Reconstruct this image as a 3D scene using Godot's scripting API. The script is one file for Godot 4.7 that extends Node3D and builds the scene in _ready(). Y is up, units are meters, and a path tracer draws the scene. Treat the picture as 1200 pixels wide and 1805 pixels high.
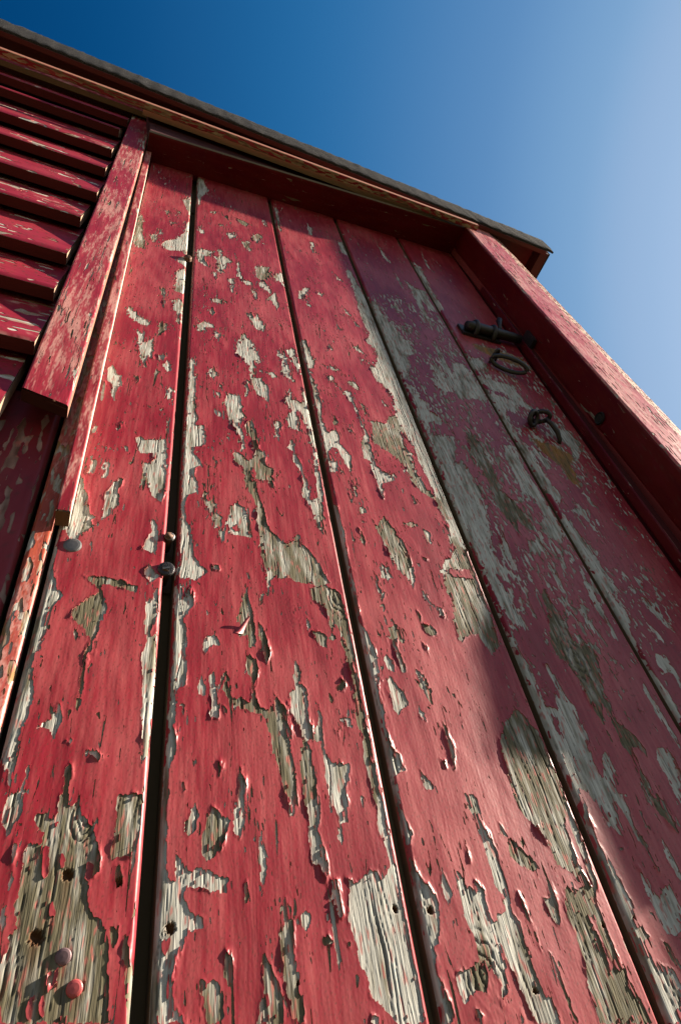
extends Node3D
# A weathered red shed door seen from close below, under a felt roof edge, raked by a low sun.
# One unit of the survey is 0.35 m; heights are counted from the eye, 0.62 m above the ground.

const S := 0.35
const EYE := 0.62
const GROUND := -EYE / S
const SUN := Vector3(4.8, 2.35, 1.0)
const EXPOSURE := 4.4

var done := []
var paint_mat: StandardMaterial3D
var wood_mat: StandardMaterial3D
var iron_mat: StandardMaterial3D
var felt_mat: StandardMaterial3D
var shed: Node3D
var door: Node3D


func at(x: float, y: float, z: float) -> Vector3:
	return Vector3(x * S, EYE + y * S, z * S)


func _ready() -> void:
	# ---- camera, sky, sun, exposure
	var cam := Camera3D.new()
	cam.name = "camera"
	cam.fov = 76.56
	cam.near = 0.02
	cam.far = 2000.0
	add_child(cam)
	cam.position = at(0, 0, 1)
	cam.rotation_degrees = Vector3(46.91, -29.66, -12.18)
	cam.current = true
	var env := Environment.new()
	env.background_mode = Environment.BG_SKY
	env.tonemap_mode = Environment.TONE_MAPPER_LINEAR
	env.tonemap_exposure = EXPOSURE
	env.sdfgi_enabled = true
	env.ssao_enabled = true
	env.ssil_enabled = true
	var sky := Sky.new()
	var pano := PanoramaSkyMaterial.new()
	pano.panorama = sky_picture()
	sky.sky_material = pano
	env.sky = sky
	var we := WorldEnvironment.new()
	we.name = "environment"
	we.environment = env
	add_child(we)
	var sun := DirectionalLight3D.new()
	sun.name = "sun"
	sun.light_energy = 1.5
	sun.light_color = Color(1.0, 0.95, 0.87)
	sun.light_angular_distance = 1.0
	sun.shadow_enabled = true
	add_child(sun)
	sun.look_at_from_position(SUN, Vector3.ZERO, Vector3.UP)
	# ---- materials, setting, objects
	make_materials()
	make_ground()
	shed = thing("shed", "red painted timber shed with felt roof edge, lapped siding and corner post", "shed")
	door = thing("door_leaf", "narrow red plank door with peeling paint under the felt roof", "door")
	make_boards()
	make_roof()
	make_hardware()


func thing(called: String, label: String, category: String) -> Node3D:
	var o := Node3D.new()
	o.name = called
	add_child(o)
	o.set_meta("label", label)
	o.set_meta("category", category)
	o.set_meta("kind", "thing")
	return o


# Clear air, brighter and paler towards the sun and the horizon, the same all round.
func sky_picture() -> ImageTexture:
	var w := 512
	var h := 256
	var im := Image.create(w, h, false, Image.FORMAT_RGBF)
	var s := SUN.normalized()
	# how the clear sky looks at an angle from the sun, in degrees
	var steps := [0.0, 9.0, 18.0, 26.0, 30.7, 33.2, 36.5, 43.7, 55.3, 67.5, 77.4, 95.0, 180.0]
	var tints: Array[Vector3] = [Vector3(1.5, 1.5, 1.5), Vector3(0.95, 1.0, 1.08), Vector3(0.64, 0.76, 0.93), Vector3(0.43, 0.57, 0.81), Vector3(0.325, 0.487, 0.73), Vector3(0.288, 0.448, 0.69), Vector3(0.205, 0.38, 0.63), Vector3(0.11, 0.266, 0.52), Vector3(0.03, 0.162, 0.392), Vector3(0.007, 0.090, 0.262), Vector3(0.001, 0.056, 0.188), Vector3(0.0, 0.045, 0.160), Vector3(0.0, 0.045, 0.160)]
	var soil := Vector3(0.012, 0.012, 0.007)
	for j in h:
		var el := (0.5 - (j + 0.5) / h) * PI
		var ce := cos(el)
		var y := sin(el)
		for i in w:
			var az := TAU * (i + 0.5) / w
			var d := Vector3(sin(az) * ce, y, -cos(az) * ce)
			var c := soil
			if y > -0.02:
				var g := rad_to_deg(acos(clampf(d.dot(s), -1.0, 1.0)))
				var k := 0
				while k < steps.size() - 2 and g > steps[k + 1]:
					k += 1
				var t := clampf((g - steps[k]) / (steps[k + 1] - steps[k]), 0.0, 1.0)
				var low := pow(1.0 - clampf(y, 0.0, 1.0), 3.0)
				c = (tints[k].cubic_interpolate(tints[k + 1], tints[maxi(k - 1, 0)], tints[mini(k + 2, tints.size() - 1)], t).max(Vector3.ZERO) + Vector3(0.92, 0.85, 0.76) * low) / EXPOSURE
				if y < 0.0:
					c = c.lerp(soil, -y / 0.02)
			im.set_pixel(i, j, Color(c.x, c.y, c.z))
	return ImageTexture.create_from_image(im)


func noise_tex(freq: float, seed_: int, size := 512, octaves := 4) -> NoiseTexture2D:
	var n := FastNoiseLite.new()
	n.seed = seed_
	n.frequency = freq
	n.noise_type = FastNoiseLite.TYPE_SIMPLEX_SMOOTH
	n.fractal_octaves = octaves
	var t := NoiseTexture2D.new()
	t.width = size
	t.height = size
	t.seamless = true
	t.noise = n
	return t


func make_materials() -> void:
	paint_mat = StandardMaterial3D.new()
	paint_mat.resource_name = "old_gloss_paint"
	paint_mat.vertex_color_use_as_albedo = true
	paint_mat.roughness = 0.42
	paint_mat.metallic_specular = 0.34
	paint_mat.uv1_triplanar = true
	paint_mat.uv1_scale = Vector3(22, 7, 22)
	paint_mat.heightmap_enabled = true
	paint_mat.heightmap_texture = noise_tex(0.035, 11)
	paint_mat.heightmap_scale = 0.0035
	wood_mat = StandardMaterial3D.new()
	wood_mat.resource_name = "bare_weathered_wood"
	wood_mat.vertex_color_use_as_albedo = true
	wood_mat.roughness = 0.85
	wood_mat.metallic_specular = 0.3
	wood_mat.uv1_triplanar = true
	wood_mat.uv1_scale = Vector3(28, 2.2, 28)
	wood_mat.heightmap_enabled = true
	wood_mat.heightmap_texture = noise_tex(0.05, 23)
	wood_mat.heightmap_scale = 0.02
	iron_mat = StandardMaterial3D.new()
	iron_mat.resource_name = "old_iron"
	iron_mat.albedo_color = Color(0.035, 0.03, 0.03).linear_to_srgb()
	iron_mat.metallic = 0.6
	iron_mat.roughness = 0.45
	iron_mat.uv1_triplanar = true
	iron_mat.uv1_scale = Vector3(60, 60, 60)
	iron_mat.heightmap_enabled = true
	iron_mat.heightmap_texture = noise_tex(0.04, 31, 256)
	iron_mat.heightmap_scale = 0.03
	felt_mat = StandardMaterial3D.new()
	felt_mat.resource_name = "mineral_roofing_felt"
	felt_mat.roughness = 0.95
	felt_mat.metallic_specular = 0.12
	felt_mat.uv1_triplanar = true
	felt_mat.uv1_scale = Vector3(4, 4, 4)
	var grit := noise_tex(0.22, 41, 512, 2)
	var ramp := Gradient.new()
	ramp.offsets = PackedFloat32Array([0.0, 0.42, 0.6, 0.78, 1.0])
	ramp.colors = PackedColorArray([Color(0.10, 0.10, 0.105), Color(0.16, 0.158, 0.16), Color(0.22, 0.215, 0.215), Color(0.36, 0.345, 0.34), Color(0.62, 0.60, 0.57)])
	grit.color_ramp = ramp
	felt_mat.albedo_texture = grit
	felt_mat.heightmap_enabled = true
	felt_mat.heightmap_texture = noise_tex(0.22, 41, 512, 2)
	felt_mat.heightmap_scale = 0.07


func make_ground() -> void:
	var m := StandardMaterial3D.new()
	m.resource_name = "trodden_earth_and_grass"
	m.roughness = 1.0
	m.uv1_triplanar = true
	m.uv1_world_triplanar = true
	m.uv1_scale = Vector3(0.7, 0.7, 0.7)
	var t := noise_tex(0.03, 51, 512, 5)
	var ramp := Gradient.new()
	ramp.offsets = PackedFloat32Array([0.0, 0.45, 0.6, 1.0])
	ramp.colors = PackedColorArray([Color(0.15, 0.14, 0.09), Color(0.2, 0.22, 0.11), Color(0.25, 0.27, 0.14), Color(0.33, 0.31, 0.2)])
	t.color_ramp = ramp
	m.albedo_texture = t
	var p := PlaneMesh.new()
	p.size = Vector2(600, 600)
	p.material = m
	var o := MeshInstance3D.new()
	o.name = "ground"
	o.mesh = p
	add_child(o)
	o.set_meta("kind", "structure")
	o.set_meta("label", "trodden grassy ground in front of the shed")
	o.set_meta("category", "ground")


# ------------------------------------------------------------------ boards
# A board lies in its own axes: x across, y along the grain, z out of its face. The wood is one relief,
# the paint left on it a second sheet, half a millimetre thick, cut along the edges of what has flaked away.

func noise(seed_: int, freq: float, octaves := 3) -> FastNoiseLite:
	var n := FastNoiseLite.new()
	n.noise_type = FastNoiseLite.TYPE_SIMPLEX_SMOOTH
	n.seed = seed_
	n.frequency = freq
	n.fractal_octaves = octaves
	return n


func board(p: Dictionary) -> Dictionary:
	var w: float = p.w
	var nx: int = p.nx
	var ny: int = p.ny
	var ya: float = p.ya
	var yb: float = p.yb
	var sd: int = p.seed
	var cols := nx + 1
	var count := cols * (ny + 1)
	var xs := PackedFloat32Array()
	xs.resize(cols)
	for i in cols:
		xs[i] = w * i / nx
	var ys := PackedFloat32Array()
	ys.resize(ny + 1)
	var fine: bool = p.get("fine", false)
	for j in ny + 1:
		if fine:   # rows close together near the eye's height, wider apart far up
			ys[j] = S * tan(lerpf(atan(ya / S), atan(yb / S), float(j) / ny))
		else:
			ys[j] = lerpf(ya, yb, float(j) / ny)
	var reach := 0.007
	var h := PackedFloat32Array()
	h.resize(count)
	h.fill(reach)
	var tone := PackedFloat32Array()
	tone.resize(count)
	tone.fill(0.6)
	# flaked places, surveyed on the door, in tenths of a millimetre
	for poly: Array in p.get("polys", []):
		var n := (poly.size() - 1) / 2
		var px := PackedFloat32Array()
		var py := PackedFloat32Array()
		var x0 := 1e9
		var x1 := -1e9
		var y0 := 1e9
		var y1 := -1e9
		for k in n:
			var vx: float = poly[1 + 2 * k] * 1e-4
			var vy: float = poly[2 + 2 * k] * 1e-4
			px.append(vx)
			py.append(vy)
			x0 = minf(x0, vx)
			x1 = maxf(x1, vx)
			y0 = minf(y0, vy)
			y1 = maxf(y1, vy)
		var ia := clampi(int((x0 - reach) / w * nx), 0, nx)
		var ib := clampi(int((x1 + reach) / w * nx) + 1, 0, nx)
		var ja := maxi(ys.bsearch(y0 - reach) - 1, 0)
		var jb := mini(ys.bsearch(y1 + reach), ny)
		if ib <= ia or jb <= ja:
			continue
		var bw := ib - ia + 1
		var d := PackedFloat32Array()
		d.resize(bw * (jb - ja + 1))
		d.fill(reach * reach)
		for k in n:
			var ax := px[k]
			var ay := py[k]
			var k2 := (k + 1) % n
			var ex := px[k2] - ax
			var ey := py[k2] - ay
			var len2 := maxf(ex * ex + ey * ey, 1e-12)
			var ea := clampi(int((minf(ax, px[k2]) - reach) / w * nx), ia, ib)
			var eb := clampi(int((maxf(ax, px[k2]) + reach) / w * nx) + 1, ia, ib)
			var fa := maxi(ys.bsearch(minf(ay, py[k2]) - reach) - 1, ja)
			var fb := mini(ys.bsearch(maxf(ay, py[k2]) + reach), jb)
			for j in range(fa, fb + 1):
				var qy := ys[j] - ay
				var at_row := (j - ja) * bw - ia
				for i in range(ea, eb + 1):
					var qx := xs[i] - ax
					var t := clampf((qx * ex + qy * ey) / len2, 0.0, 1.0)
					qx -= t * ex
					var ry := qy - t * ey
					var dd := qx * qx + ry * ry
					if dd < d[at_row + i]:
						d[at_row + i] = dd
		var kind: int = poly[0]
		var its_tone := 0.0 if kind == 0 else 1.0 if kind == 1 else 2.0
		for j in range(ja, jb + 1):
			var yy := ys[j]
			var cuts := []
			for k in n:
				var k2 := (k + 1) % n
				if (py[k] > yy) != (py[k2] > yy):
					cuts.append(px[k] + (yy - py[k]) * (px[k2] - px[k]) / (py[k2] - py[k]))
			cuts.sort()
			var c := 0
			for i in range(ia, ib + 1):
				while c < cuts.size() and cuts[c] < xs[i]:
					c += 1
				var v := sqrt(d[(j - ja) * bw + i - ia])
				if c % 2 == 1:
					v = -v
				var o := j * cols + i
				if kind == 3:
					if -v > h[o]:
						h[o] = -v
				elif v < h[o]:
					h[o] = v
					tone[o] = its_tone
	# relief and colour
	var n_edge := noise(sd, 1.0, 3)
	var n_fine := noise(sd + 1, 1.0, 2)
	var n_chip := noise(sd + 2, 1.0, 2)
	var n_big := noise(sd + 3, 1.0, 3)
	var n_grain := noise(sd + 4, 1.0, 3)
	var n_tint := noise(sd + 5, 1.0, 4)
	var n_knot := noise(sd + 6, 1.0, 2)
	var chip: float = p.get("chip", 0.62)
	var mott: Array = p.get("mott", [])
	var worn: float = p.get("worn", 0.0)
	var lift: float = p.get("lift", 1.0)
	var ragged: float = p.get("ragged", 1.0)
	var fade: float = p.get("fade", 1.0)      # how far sun and rain have bleached the paint
	var rise: float = p.get("rise", 0.0)      # the paint holds better low down on the door
	var stuck: float = p.get("stuck", 0.55)
	var small: float = p.get("small", 0.9)     # the same for specks
	var run: float = p.get("run", 1.0)        # below 1: wear drawn out along the grain
	var bald: float = p.get("bald", 9.0)      # how high the ridges of the grain must be to have lost their paint
	var cl: float = p.get("chamfer_left", 0.003)
	var cr: float = p.get("chamfer_right", 0.003)
	var red: Vector3 = p.get("red", Vector3(0.225, 0.015, 0.023))
	var pale: Vector3 = p.get("pale", Vector3(0.385, 0.372, 0.33))
	var dull: Vector3 = p.get("dull", Vector3(0.105, 0.09, 0.055))
	var thick: float = p.get("thick", 0.00040)
	var nails: Array = p.get("nails", [])
	var knots: Array = p.get("knots", [])
	var zw := PackedFloat32Array()
	zw.resize(count)
	var zp := PackedFloat32Array()
	zp.resize(count)
	var cw := PackedColorArray()
	cw.resize(count)
	var cp := PackedColorArray()
	cp.resize(count)
	for j in ny + 1:
		var y := ys[j]
		var limit := chip
		var high := clampf((y / S - 0.5) / 1.6, 0.0, 1.0) if rise > 0.0 else 1.0
		var fewer := small + rise * (1.0 - high)
		var fray := ragged * (0.72 + 0.38 * high)
		var spots := 0.0
		for m: Array in mott:
			spots = maxf(spots, m[2] * clampf(1.0 - (absf(y / S - m[0]) - m[1]) / 0.35, 0.0, 1.0))
		for i in cols:
			var x := xs[i]
			var o := j * cols + i
			var e := n_edge.get_noise_2d(x * 170.0, y * 62.0 * run)
			var f := n_fine.get_noise_2d(x * 620.0, y * 330.0 * run)
			var big := n_big.get_noise_2d(x * 26.0, y * 11.0)
			var e2 := n_edge.get_noise_2d(x * 400.0 + 60.0, y * 75.0 * run)
			var v := h[o] + fray * (e * 0.0016 + e2 * 0.0013 + f * 0.0008)
			var lip := v
			var c := n_chip.get_noise_2d(x * 170.0, y * 40.0 * run)
			var cv := (limit - c - big * 0.12) * 0.008 + f * 0.0006
			if cv < v:
				v = cv
				tone[o] = 0.45 + e * 0.7
			var close := clampf(1.0 - h[o] / 0.0065, 0.0, 1.0) * 0.34 * (0.4 + high)
			var cs := (fewer - close - n_chip.get_noise_2d(x * 380.0 + 7.0, y * 95.0 * run) - 0.35 * big - 0.15 * e) * 0.0045
			if cs < v:
				v = cs
				tone[o] = 0.5 + e2
			var slit := absf(n_knot.get_noise_2d(x * 95.0 + 17.0, y * 5.0))
			if slit < 0.05:
				var cr_ := (slit - (0.012 + 0.05 * n_tint.get_noise_2d(x * 30.0 + 3.0, y * 9.0))) * 0.012 + f * 0.00012
				if cr_ < v:
					v = cr_
					tone[o] = 0.95
			if v < 0.0 and v > -0.0035:   # splinters of paint still stuck in the bare places
				var left := (n_chip.get_noise_2d(x * 460.0 + 31.0, y * 55.0) - stuck + 0.3 * big) * 0.004
				if left > v:
					v = minf(left, 0.0008)
			if spots > 0.0:
				var mv := (0.55 - spots - 0.7 * e - 0.35 * big - 0.25 * f) * 0.0045
				if mv < v:
					v = mv
					tone[o] = 0.1 + maxf(0.0, c)
			var grain := n_grain.get_noise_2d(x * 520.0 + big * 2.0, y * 6.0)
			if bald < 5.0:
				var bv := (bald - grain - 0.8 * big - 0.5 * e - 0.2 * f) * 0.0016
				if bv < v:
					v = bv
					tone[o] = 0.35 + c
			h[o] = v
			# wood
			var grain2 := n_grain.get_noise_2d(x * 1300.0 + 50.0, y * 16.0)
			var dl := x
			var dr := w - x
			var edge := 0.0
			if dl < cl:
				edge = (cl - dl) * (cl - dl) / cl
			if dr < cr:
				edge = (cr - dr) * (cr - dr) / cr
			for knot: Vector3 in knots:
				var kx := (x - knot.x) / knot.z
				var ky := (y - knot.y) / (knot.z * 1.7)
				var kd := sqrt(kx * kx + ky * ky)
				if kd < 2.2:
					var kw := clampf(2.2 - kd, 0.0, 1.0)
					grain = lerpf(grain, 0.6 * sin(kd * 15.0 + e * 4.0), kw)
					tone[o] = lerpf(tone[o], 1.0, clampf(1.5 - kd, 0.0, 1.0))
			var wz := grain * 0.00014 + grain2 * 0.00006 + big * 0.0004 - edge
			if grain < -0.42:
				wz -= (-0.42 - grain) * 0.003
			var rust := 0.0
			for nail: Vector3 in nails:
				var nx_ := (x - nail.x) / nail.z
				var ny_ := (y - nail.y) / nail.z
				if absf(nx_) < 3.0 and ny_ < 4.0 and ny_ > -9.0:
					var near := sqrt(nx_ * nx_ + ny_ * ny_) + 0.5 * f
					if near < 1.0:
						wz -= 0.003 * (1.0 - near * near)
						rust = 1.0
					rust = maxf(rust, clampf(1.0 - (absf(nx_) + 0.4 * e) / 1.3, 0.0, 1.0) * clampf(1.0 + ny_ / (9.0 if ny_ < 0.0 else -3.0), 0.0, 1.0) * 0.75)
			zw[o] = wz
			# paint: follows the wood softly, lifts along its broken edges
			var s := clampf(1.0 - maxf(lip, 0.0) / 0.004, 0.0, 1.0)
			var curl := maxf(0.0, 0.35 + 1.5 * n_knot.get_noise_2d(x * 45.0, y * 24.0))
			var s1 := clampf(1.0 - maxf(lip, 0.0) / 0.0012, 0.0, 1.0)
			zp[o] = big * 0.0004 - edge + thick + grain * 0.00004 + f * 0.00003 + lift * (s1 * 0.00032 * curl + s * s * 0.0013 * maxf(0.0, curl - 0.8))
			# colours of the stuff itself
			var t := n_tint.get_noise_2d(x * 60.0, y * 14.0)
			var t2 := n_tint.get_noise_2d(x * 9.0 + 40.0, y * 5.0)
			var to := clampf(tone[o] * 0.8 + 0.1 + 0.8 * t + 0.9 * n_tint.get_noise_2d(x * 190.0 + 5.0, y * 24.0) + 0.2 * grain + 0.4 * t2, 0.0, 1.0)
			var wc := pale.lerp(dull, to)
			if tone[o] > 1.5:
				wc = Vector3(0.24, 0.115, 0.032).lerp(dull, clampf(0.4 + t, 0.0, 1.0))
			wc *= clampf(1.0 + 0.42 * grain + 0.3 * grain2, 0.4, 1.4)
			if grain < -0.40:
				wc *= 0.62
			var rest := n_chip.get_noise_2d(x * 330.0 + 9.0, y * 60.0)
			if rest > 0.36:
				wc = wc.lerp(Vector3(0.36, 0.10, 0.085), clampf((rest - 0.36) * 4.0, 0.0, 0.75))
			if rust > 0.0:
				wc = wc.lerp(Vector3(0.075, 0.032, 0.012), rust)
			cw[o] = Color(wc.x, wc.y, wc.z)
			var pc := red * (1.0 + 0.20 * t2 + 0.16 * t + 0.12 * n_grain.get_noise_2d(x * 700.0 + 20.0, y * 9.0))
			var chalk := clampf(0.22 + 0.75 * t2 + 0.55 * n_tint.get_noise_2d(x * 240.0, y * 18.0 + 7.0) + 0.25 * t, 0.0, 0.85) * fade
			pc = pc.lerp(Vector3(0.335, 0.070, 0.070), chalk)
			if worn > 0.0:
				var wn := worn + 0.9 * e + 0.8 * t2 + 0.5 * f - 0.35
				pc = pc.lerp(Vector3(0.52, 0.26, 0.22), clampf(wn * 1.6, 0.0, 0.8))
			var speck := n_fine.get_noise_2d(x * 900.0 + 3.0, y * 420.0)
			if speck > 0.46:
				pc = pc.lerp(Vector3(0.09, 0.03, 0.022), clampf((speck - 0.46) * 5.0, 0.0, 0.7))
			cp[o] = Color(pc.x, pc.y, pc.z)
	return {"wood": wood_mesh(p, xs, ys, h, zw, cw), "paint": paint_mesh(p, xs, ys, h, zw, zp, cp)}


func slopes(xs: PackedFloat32Array, ys: PackedFloat32Array, z: PackedFloat32Array, i: int, j: int) -> Vector3:
	var cols := xs.size()
	var rows := ys.size()
	var i0 := maxi(i - 1, 0)
	var i1 := mini(i + 1, cols - 1)
	var j0 := maxi(j - 1, 0)
	var j1 := mini(j + 1, rows - 1)
	var o := j * cols
	return Vector3((z[o + i0] - z[o + i1]) / (xs[i1] - xs[i0]), (z[j0 * cols + i] - z[j1 * cols + i]) / (ys[j1] - ys[j0]), 1.0).normalized()


func wood_mesh(p: Dictionary, xs: PackedFloat32Array, ys: PackedFloat32Array, h: PackedFloat32Array, zw: PackedFloat32Array, cw: PackedColorArray) -> Array:
	var cols := xs.size()
	var rows := ys.size()
	var vs := PackedVector3Array()
	var ns := PackedVector3Array()
	var cs := PackedColorArray()
	var ix := PackedInt32Array()
	var id := PackedInt32Array()
	id.resize(cols * rows)
	id.fill(-1)
	var keep := 0.0007
	var slant: float = p.get("slant", 0.0)
	for j in rows - 1:
		for i in cols - 1:
			var a := j * cols + i
			if h[a] > keep and h[a + 1] > keep and h[a + cols] > keep and h[a + cols + 1] > keep:
				continue
			for k in [a, a + 1, a + cols, a + cols + 1]:
				if id[k] < 0:
					id[k] = vs.size()
					var ki: int = k % cols
					var kj: int = k / cols
					vs.append(Vector3(xs[ki], ys[kj] + slant * xs[ki] / xs[cols - 1] * (1.0 - float(kj) / (rows - 1)), zw[k]))
					ns.append(slopes(xs, ys, zw, ki, kj))
					cs.append(cw[k])
			ix.append_array([id[a], id[a + cols], id[a + cols + 1], id[a], id[a + cols + 1], id[a + 1]])
	# the body behind the face: sides, ends, back, and a sheet under the paint
	var w: float = p.w
	var depth: float = p.get("depth", 0.02)
	var sc: Vector3 = p.get("side", Vector3(0.14, 0.10, 0.06))
	var side := Color(sc.x, sc.y, sc.z)
	var el: float = -p.get("chamfer_left", 0.003)
	var er: float = -p.get("chamfer_right", 0.003)
	var ec: Vector3 = p.get("end", sc)
	var cap := Color(ec.x, ec.y, ec.z)
	var ya: float = p.get("body_a", p.ya)
	var yb: float = p.yb
	var quad := func(a: Vector3, b: Vector3, c: Vector3, d: Vector3, n: Vector3, col: Color) -> void:
		var f := vs.size()
		vs.append_array([a, b, c, d])
		ns.append_array([n, n, n, n])
		cs.append_array([col, col, col, col])
		ix.append_array([f, f + 1, f + 2, f, f + 2, f + 3])
	# clockwise seen from outside
	quad.call(Vector3(0, ya, el), Vector3(0, ya, -depth), Vector3(0, yb, -depth), Vector3(0, yb, el), Vector3.LEFT, side)
	quad.call(Vector3(w, ya + slant, -depth), Vector3(w, ya + slant, er), Vector3(w, yb, er), Vector3(w, yb, -depth), Vector3.RIGHT, side)
	quad.call(Vector3(0, yb, -0.0012), Vector3(0, yb, -depth), Vector3(w, yb, -depth), Vector3(w, yb, -0.0012), Vector3.UP, cap)
	quad.call(Vector3(0, ya, -depth), Vector3(0, ya, -0.0012), Vector3(w, ya + slant, -0.0012), Vector3(w, ya + slant, -depth), Vector3.DOWN, cap)
	quad.call(Vector3(w, ya, -depth), Vector3(w, yb, -depth), Vector3(0, yb, -depth), Vector3(0, ya, -depth), Vector3.BACK * -1.0, side)
	quad.call(Vector3(0.0015, ya, -0.0038), Vector3(0.0015, yb, -0.0038), Vector3(w - 0.0015, yb, -0.0038), Vector3(w - 0.0015, ya + slant, -0.0038), Vector3.BACK, side)
	return arrays(vs, ns, cs, ix)


func paint_mesh(p: Dictionary, xs: PackedFloat32Array, ys: PackedFloat32Array, h: PackedFloat32Array, zw: PackedFloat32Array, zp: PackedFloat32Array, cp: PackedColorArray) -> Array:
	var cols := xs.size()
	var rows := ys.size()
	var vs := PackedVector3Array()
	var ns := PackedVector3Array()
	var cs := PackedColorArray()
	var ix := PackedInt32Array()
	var id := PackedInt32Array()
	id.resize(cols * rows)
	id.fill(-1)
	var cut_x := PackedInt32Array()   # where the edge from a node to its right neighbour is cut
	cut_x.resize(cols * rows)
	cut_x.fill(-1)
	var cut_y := PackedInt32Array()   # and to the node above
	cut_y.resize(cols * rows)
	cut_y.fill(-1)
	var under := Color(0.36, 0.13, 0.105)
	var slant: float = p.get("slant", 0.0)
	var ring := PackedInt32Array([0, 0, 0, 0])
	for j in rows - 1:
		for i in cols - 1:
			var a := j * cols + i
			ring[0] = a
			ring[1] = a + cols
			ring[2] = a + cols + 1
			ring[3] = a + 1
			var inside := 0
			for k in 4:
				if h[ring[k]] > 0.0:
					inside += 1
			if inside == 0:
				continue
			var poly := PackedInt32Array()
			var exits := PackedInt32Array()
			for k in 4:
				var g := ring[k]
				var g2 := ring[(k + 1) % 4]
				var hin := h[g] > 0.0
				if hin:
					if id[g] < 0:
						id[g] = vs.size()
						var gi: int = g % cols
						var gj: int = g / cols
						vs.append(Vector3(xs[gi], ys[gj] + slant * xs[gi] / xs[cols - 1] * (1.0 - float(gj) / (rows - 1)), zp[g]))
						ns.append(slopes(xs, ys, zp, gi, gj))
						cs.append(cp[g])
					poly.append(id[g])
				if hin != (h[g2] > 0.0):
					var lo := mini(g, g2)
					var is_x := absi(g2 - g) == 1
					var at_cut: int = cut_x[lo] if is_x else cut_y[lo]
					if at_cut < 0:
						at_cut = vs.size()
						var hi := maxi(g, g2)
						var t := h[lo] / (h[lo] - h[hi])
						var li: int = lo % cols
						var lj: int = lo / cols
						var hi_i: int = hi % cols
						var hi_j: int = hi / cols
						vs.append(Vector3(lerpf(xs[li], xs[hi_i], t), lerpf(ys[lj], ys[hi_j], t) + slant * lerpf(xs[li], xs[hi_i], t) / xs[cols - 1] * (1.0 - float(lj) / (rows - 1)), lerpf(zp[lo], zp[hi], t)))
						ns.append(slopes(xs, ys, zp, li, lj).lerp(slopes(xs, ys, zp, hi_i, hi_j), t).normalized())
						cs.append(cp[lo] if h[lo] > 0.0 else cp[hi])
						if is_x:
							cut_x[lo] = at_cut
						else:
							cut_y[lo] = at_cut
					poly.append(at_cut)
					exits.append(at_cut)
			for k in range(1, poly.size() - 1):
				ix.append_array([poly[0], poly[k], poly[k + 1]])
			if inside < 4:
				# the broken edge of the sheet, down to the wood
				var gx := h[a + 1] + h[a + cols + 1] - h[a] - h[a + cols]
				var gy := h[a + cols] + h[a + cols + 1] - h[a] - h[a + 1]
				var out := Vector3(-gx, -gy * (xs[1] - xs[0]) / (ys[j + 1] - ys[j]), 0.0).normalized()
				var base := minf(zw[a], minf(zw[a + 1], minf(zw[a + cols], zw[a + cols + 1]))) - 0.0002
				for k in range(0, exits.size() - 1, 2):
					var u := vs[exits[k]]
					var v := vs[exits[k + 1]]
					var f := vs.size()
					var face := (v - u).cross(Vector3(0, 0, -1))
					if face.dot(out) < 0.0:
						var swap := u
						u = v
						v = swap
					vs.append_array([u, v, Vector3(v.x, v.y, base), Vector3(u.x, u.y, base)])
					ns.append_array([out, out, out, out])
					cs.append_array([under, under, under, under])
					ix.append_array([f, f + 2, f + 1, f, f + 3, f + 2])
	return arrays(vs, ns, cs, ix)


func arrays(vs: PackedVector3Array, ns: PackedVector3Array, cs: PackedColorArray, ix: PackedInt32Array) -> Array:
	var out := []
	out.resize(Mesh.ARRAY_MAX)
	out[Mesh.ARRAY_VERTEX] = vs
	out[Mesh.ARRAY_NORMAL] = ns
	out[Mesh.ARRAY_COLOR] = cs
	out[Mesh.ARRAY_INDEX] = ix
	return out


func mesh_of(a: Array, m: Material) -> ArrayMesh:
	var mesh := ArrayMesh.new()
	mesh.add_surface_from_arrays(Mesh.PRIMITIVE_TRIANGLES, a)
	mesh.surface_set_material(0, m)
	return mesh


func place(made: Dictionary, called: String, parent: Node3D, t: Transform3D) -> MeshInstance3D:
	var o := MeshInstance3D.new()
	o.name = called
	o.mesh = mesh_of(made.wood, wood_mat)
	o.transform = t
	parent.add_child(o, true)
	if made.paint[Mesh.ARRAY_INDEX].size() > 0:
		var q := MeshInstance3D.new()
		q.name = "peeling_paint"
		q.mesh = mesh_of(made.paint, paint_mat)
		o.add_child(q, true)
	return o


# axes: across, along; the face looks along across x along
func frame(origin: Vector3, across: Vector3, along: Vector3) -> Transform3D:
	var x := across.normalized()
	var y := (along - x * along.dot(x)).normalized()
	return Transform3D(Basis(x, y, x.cross(y)), origin)


func cut_board(i: int, jobs: Array) -> void:
	done[i] = board(jobs[i])


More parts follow.
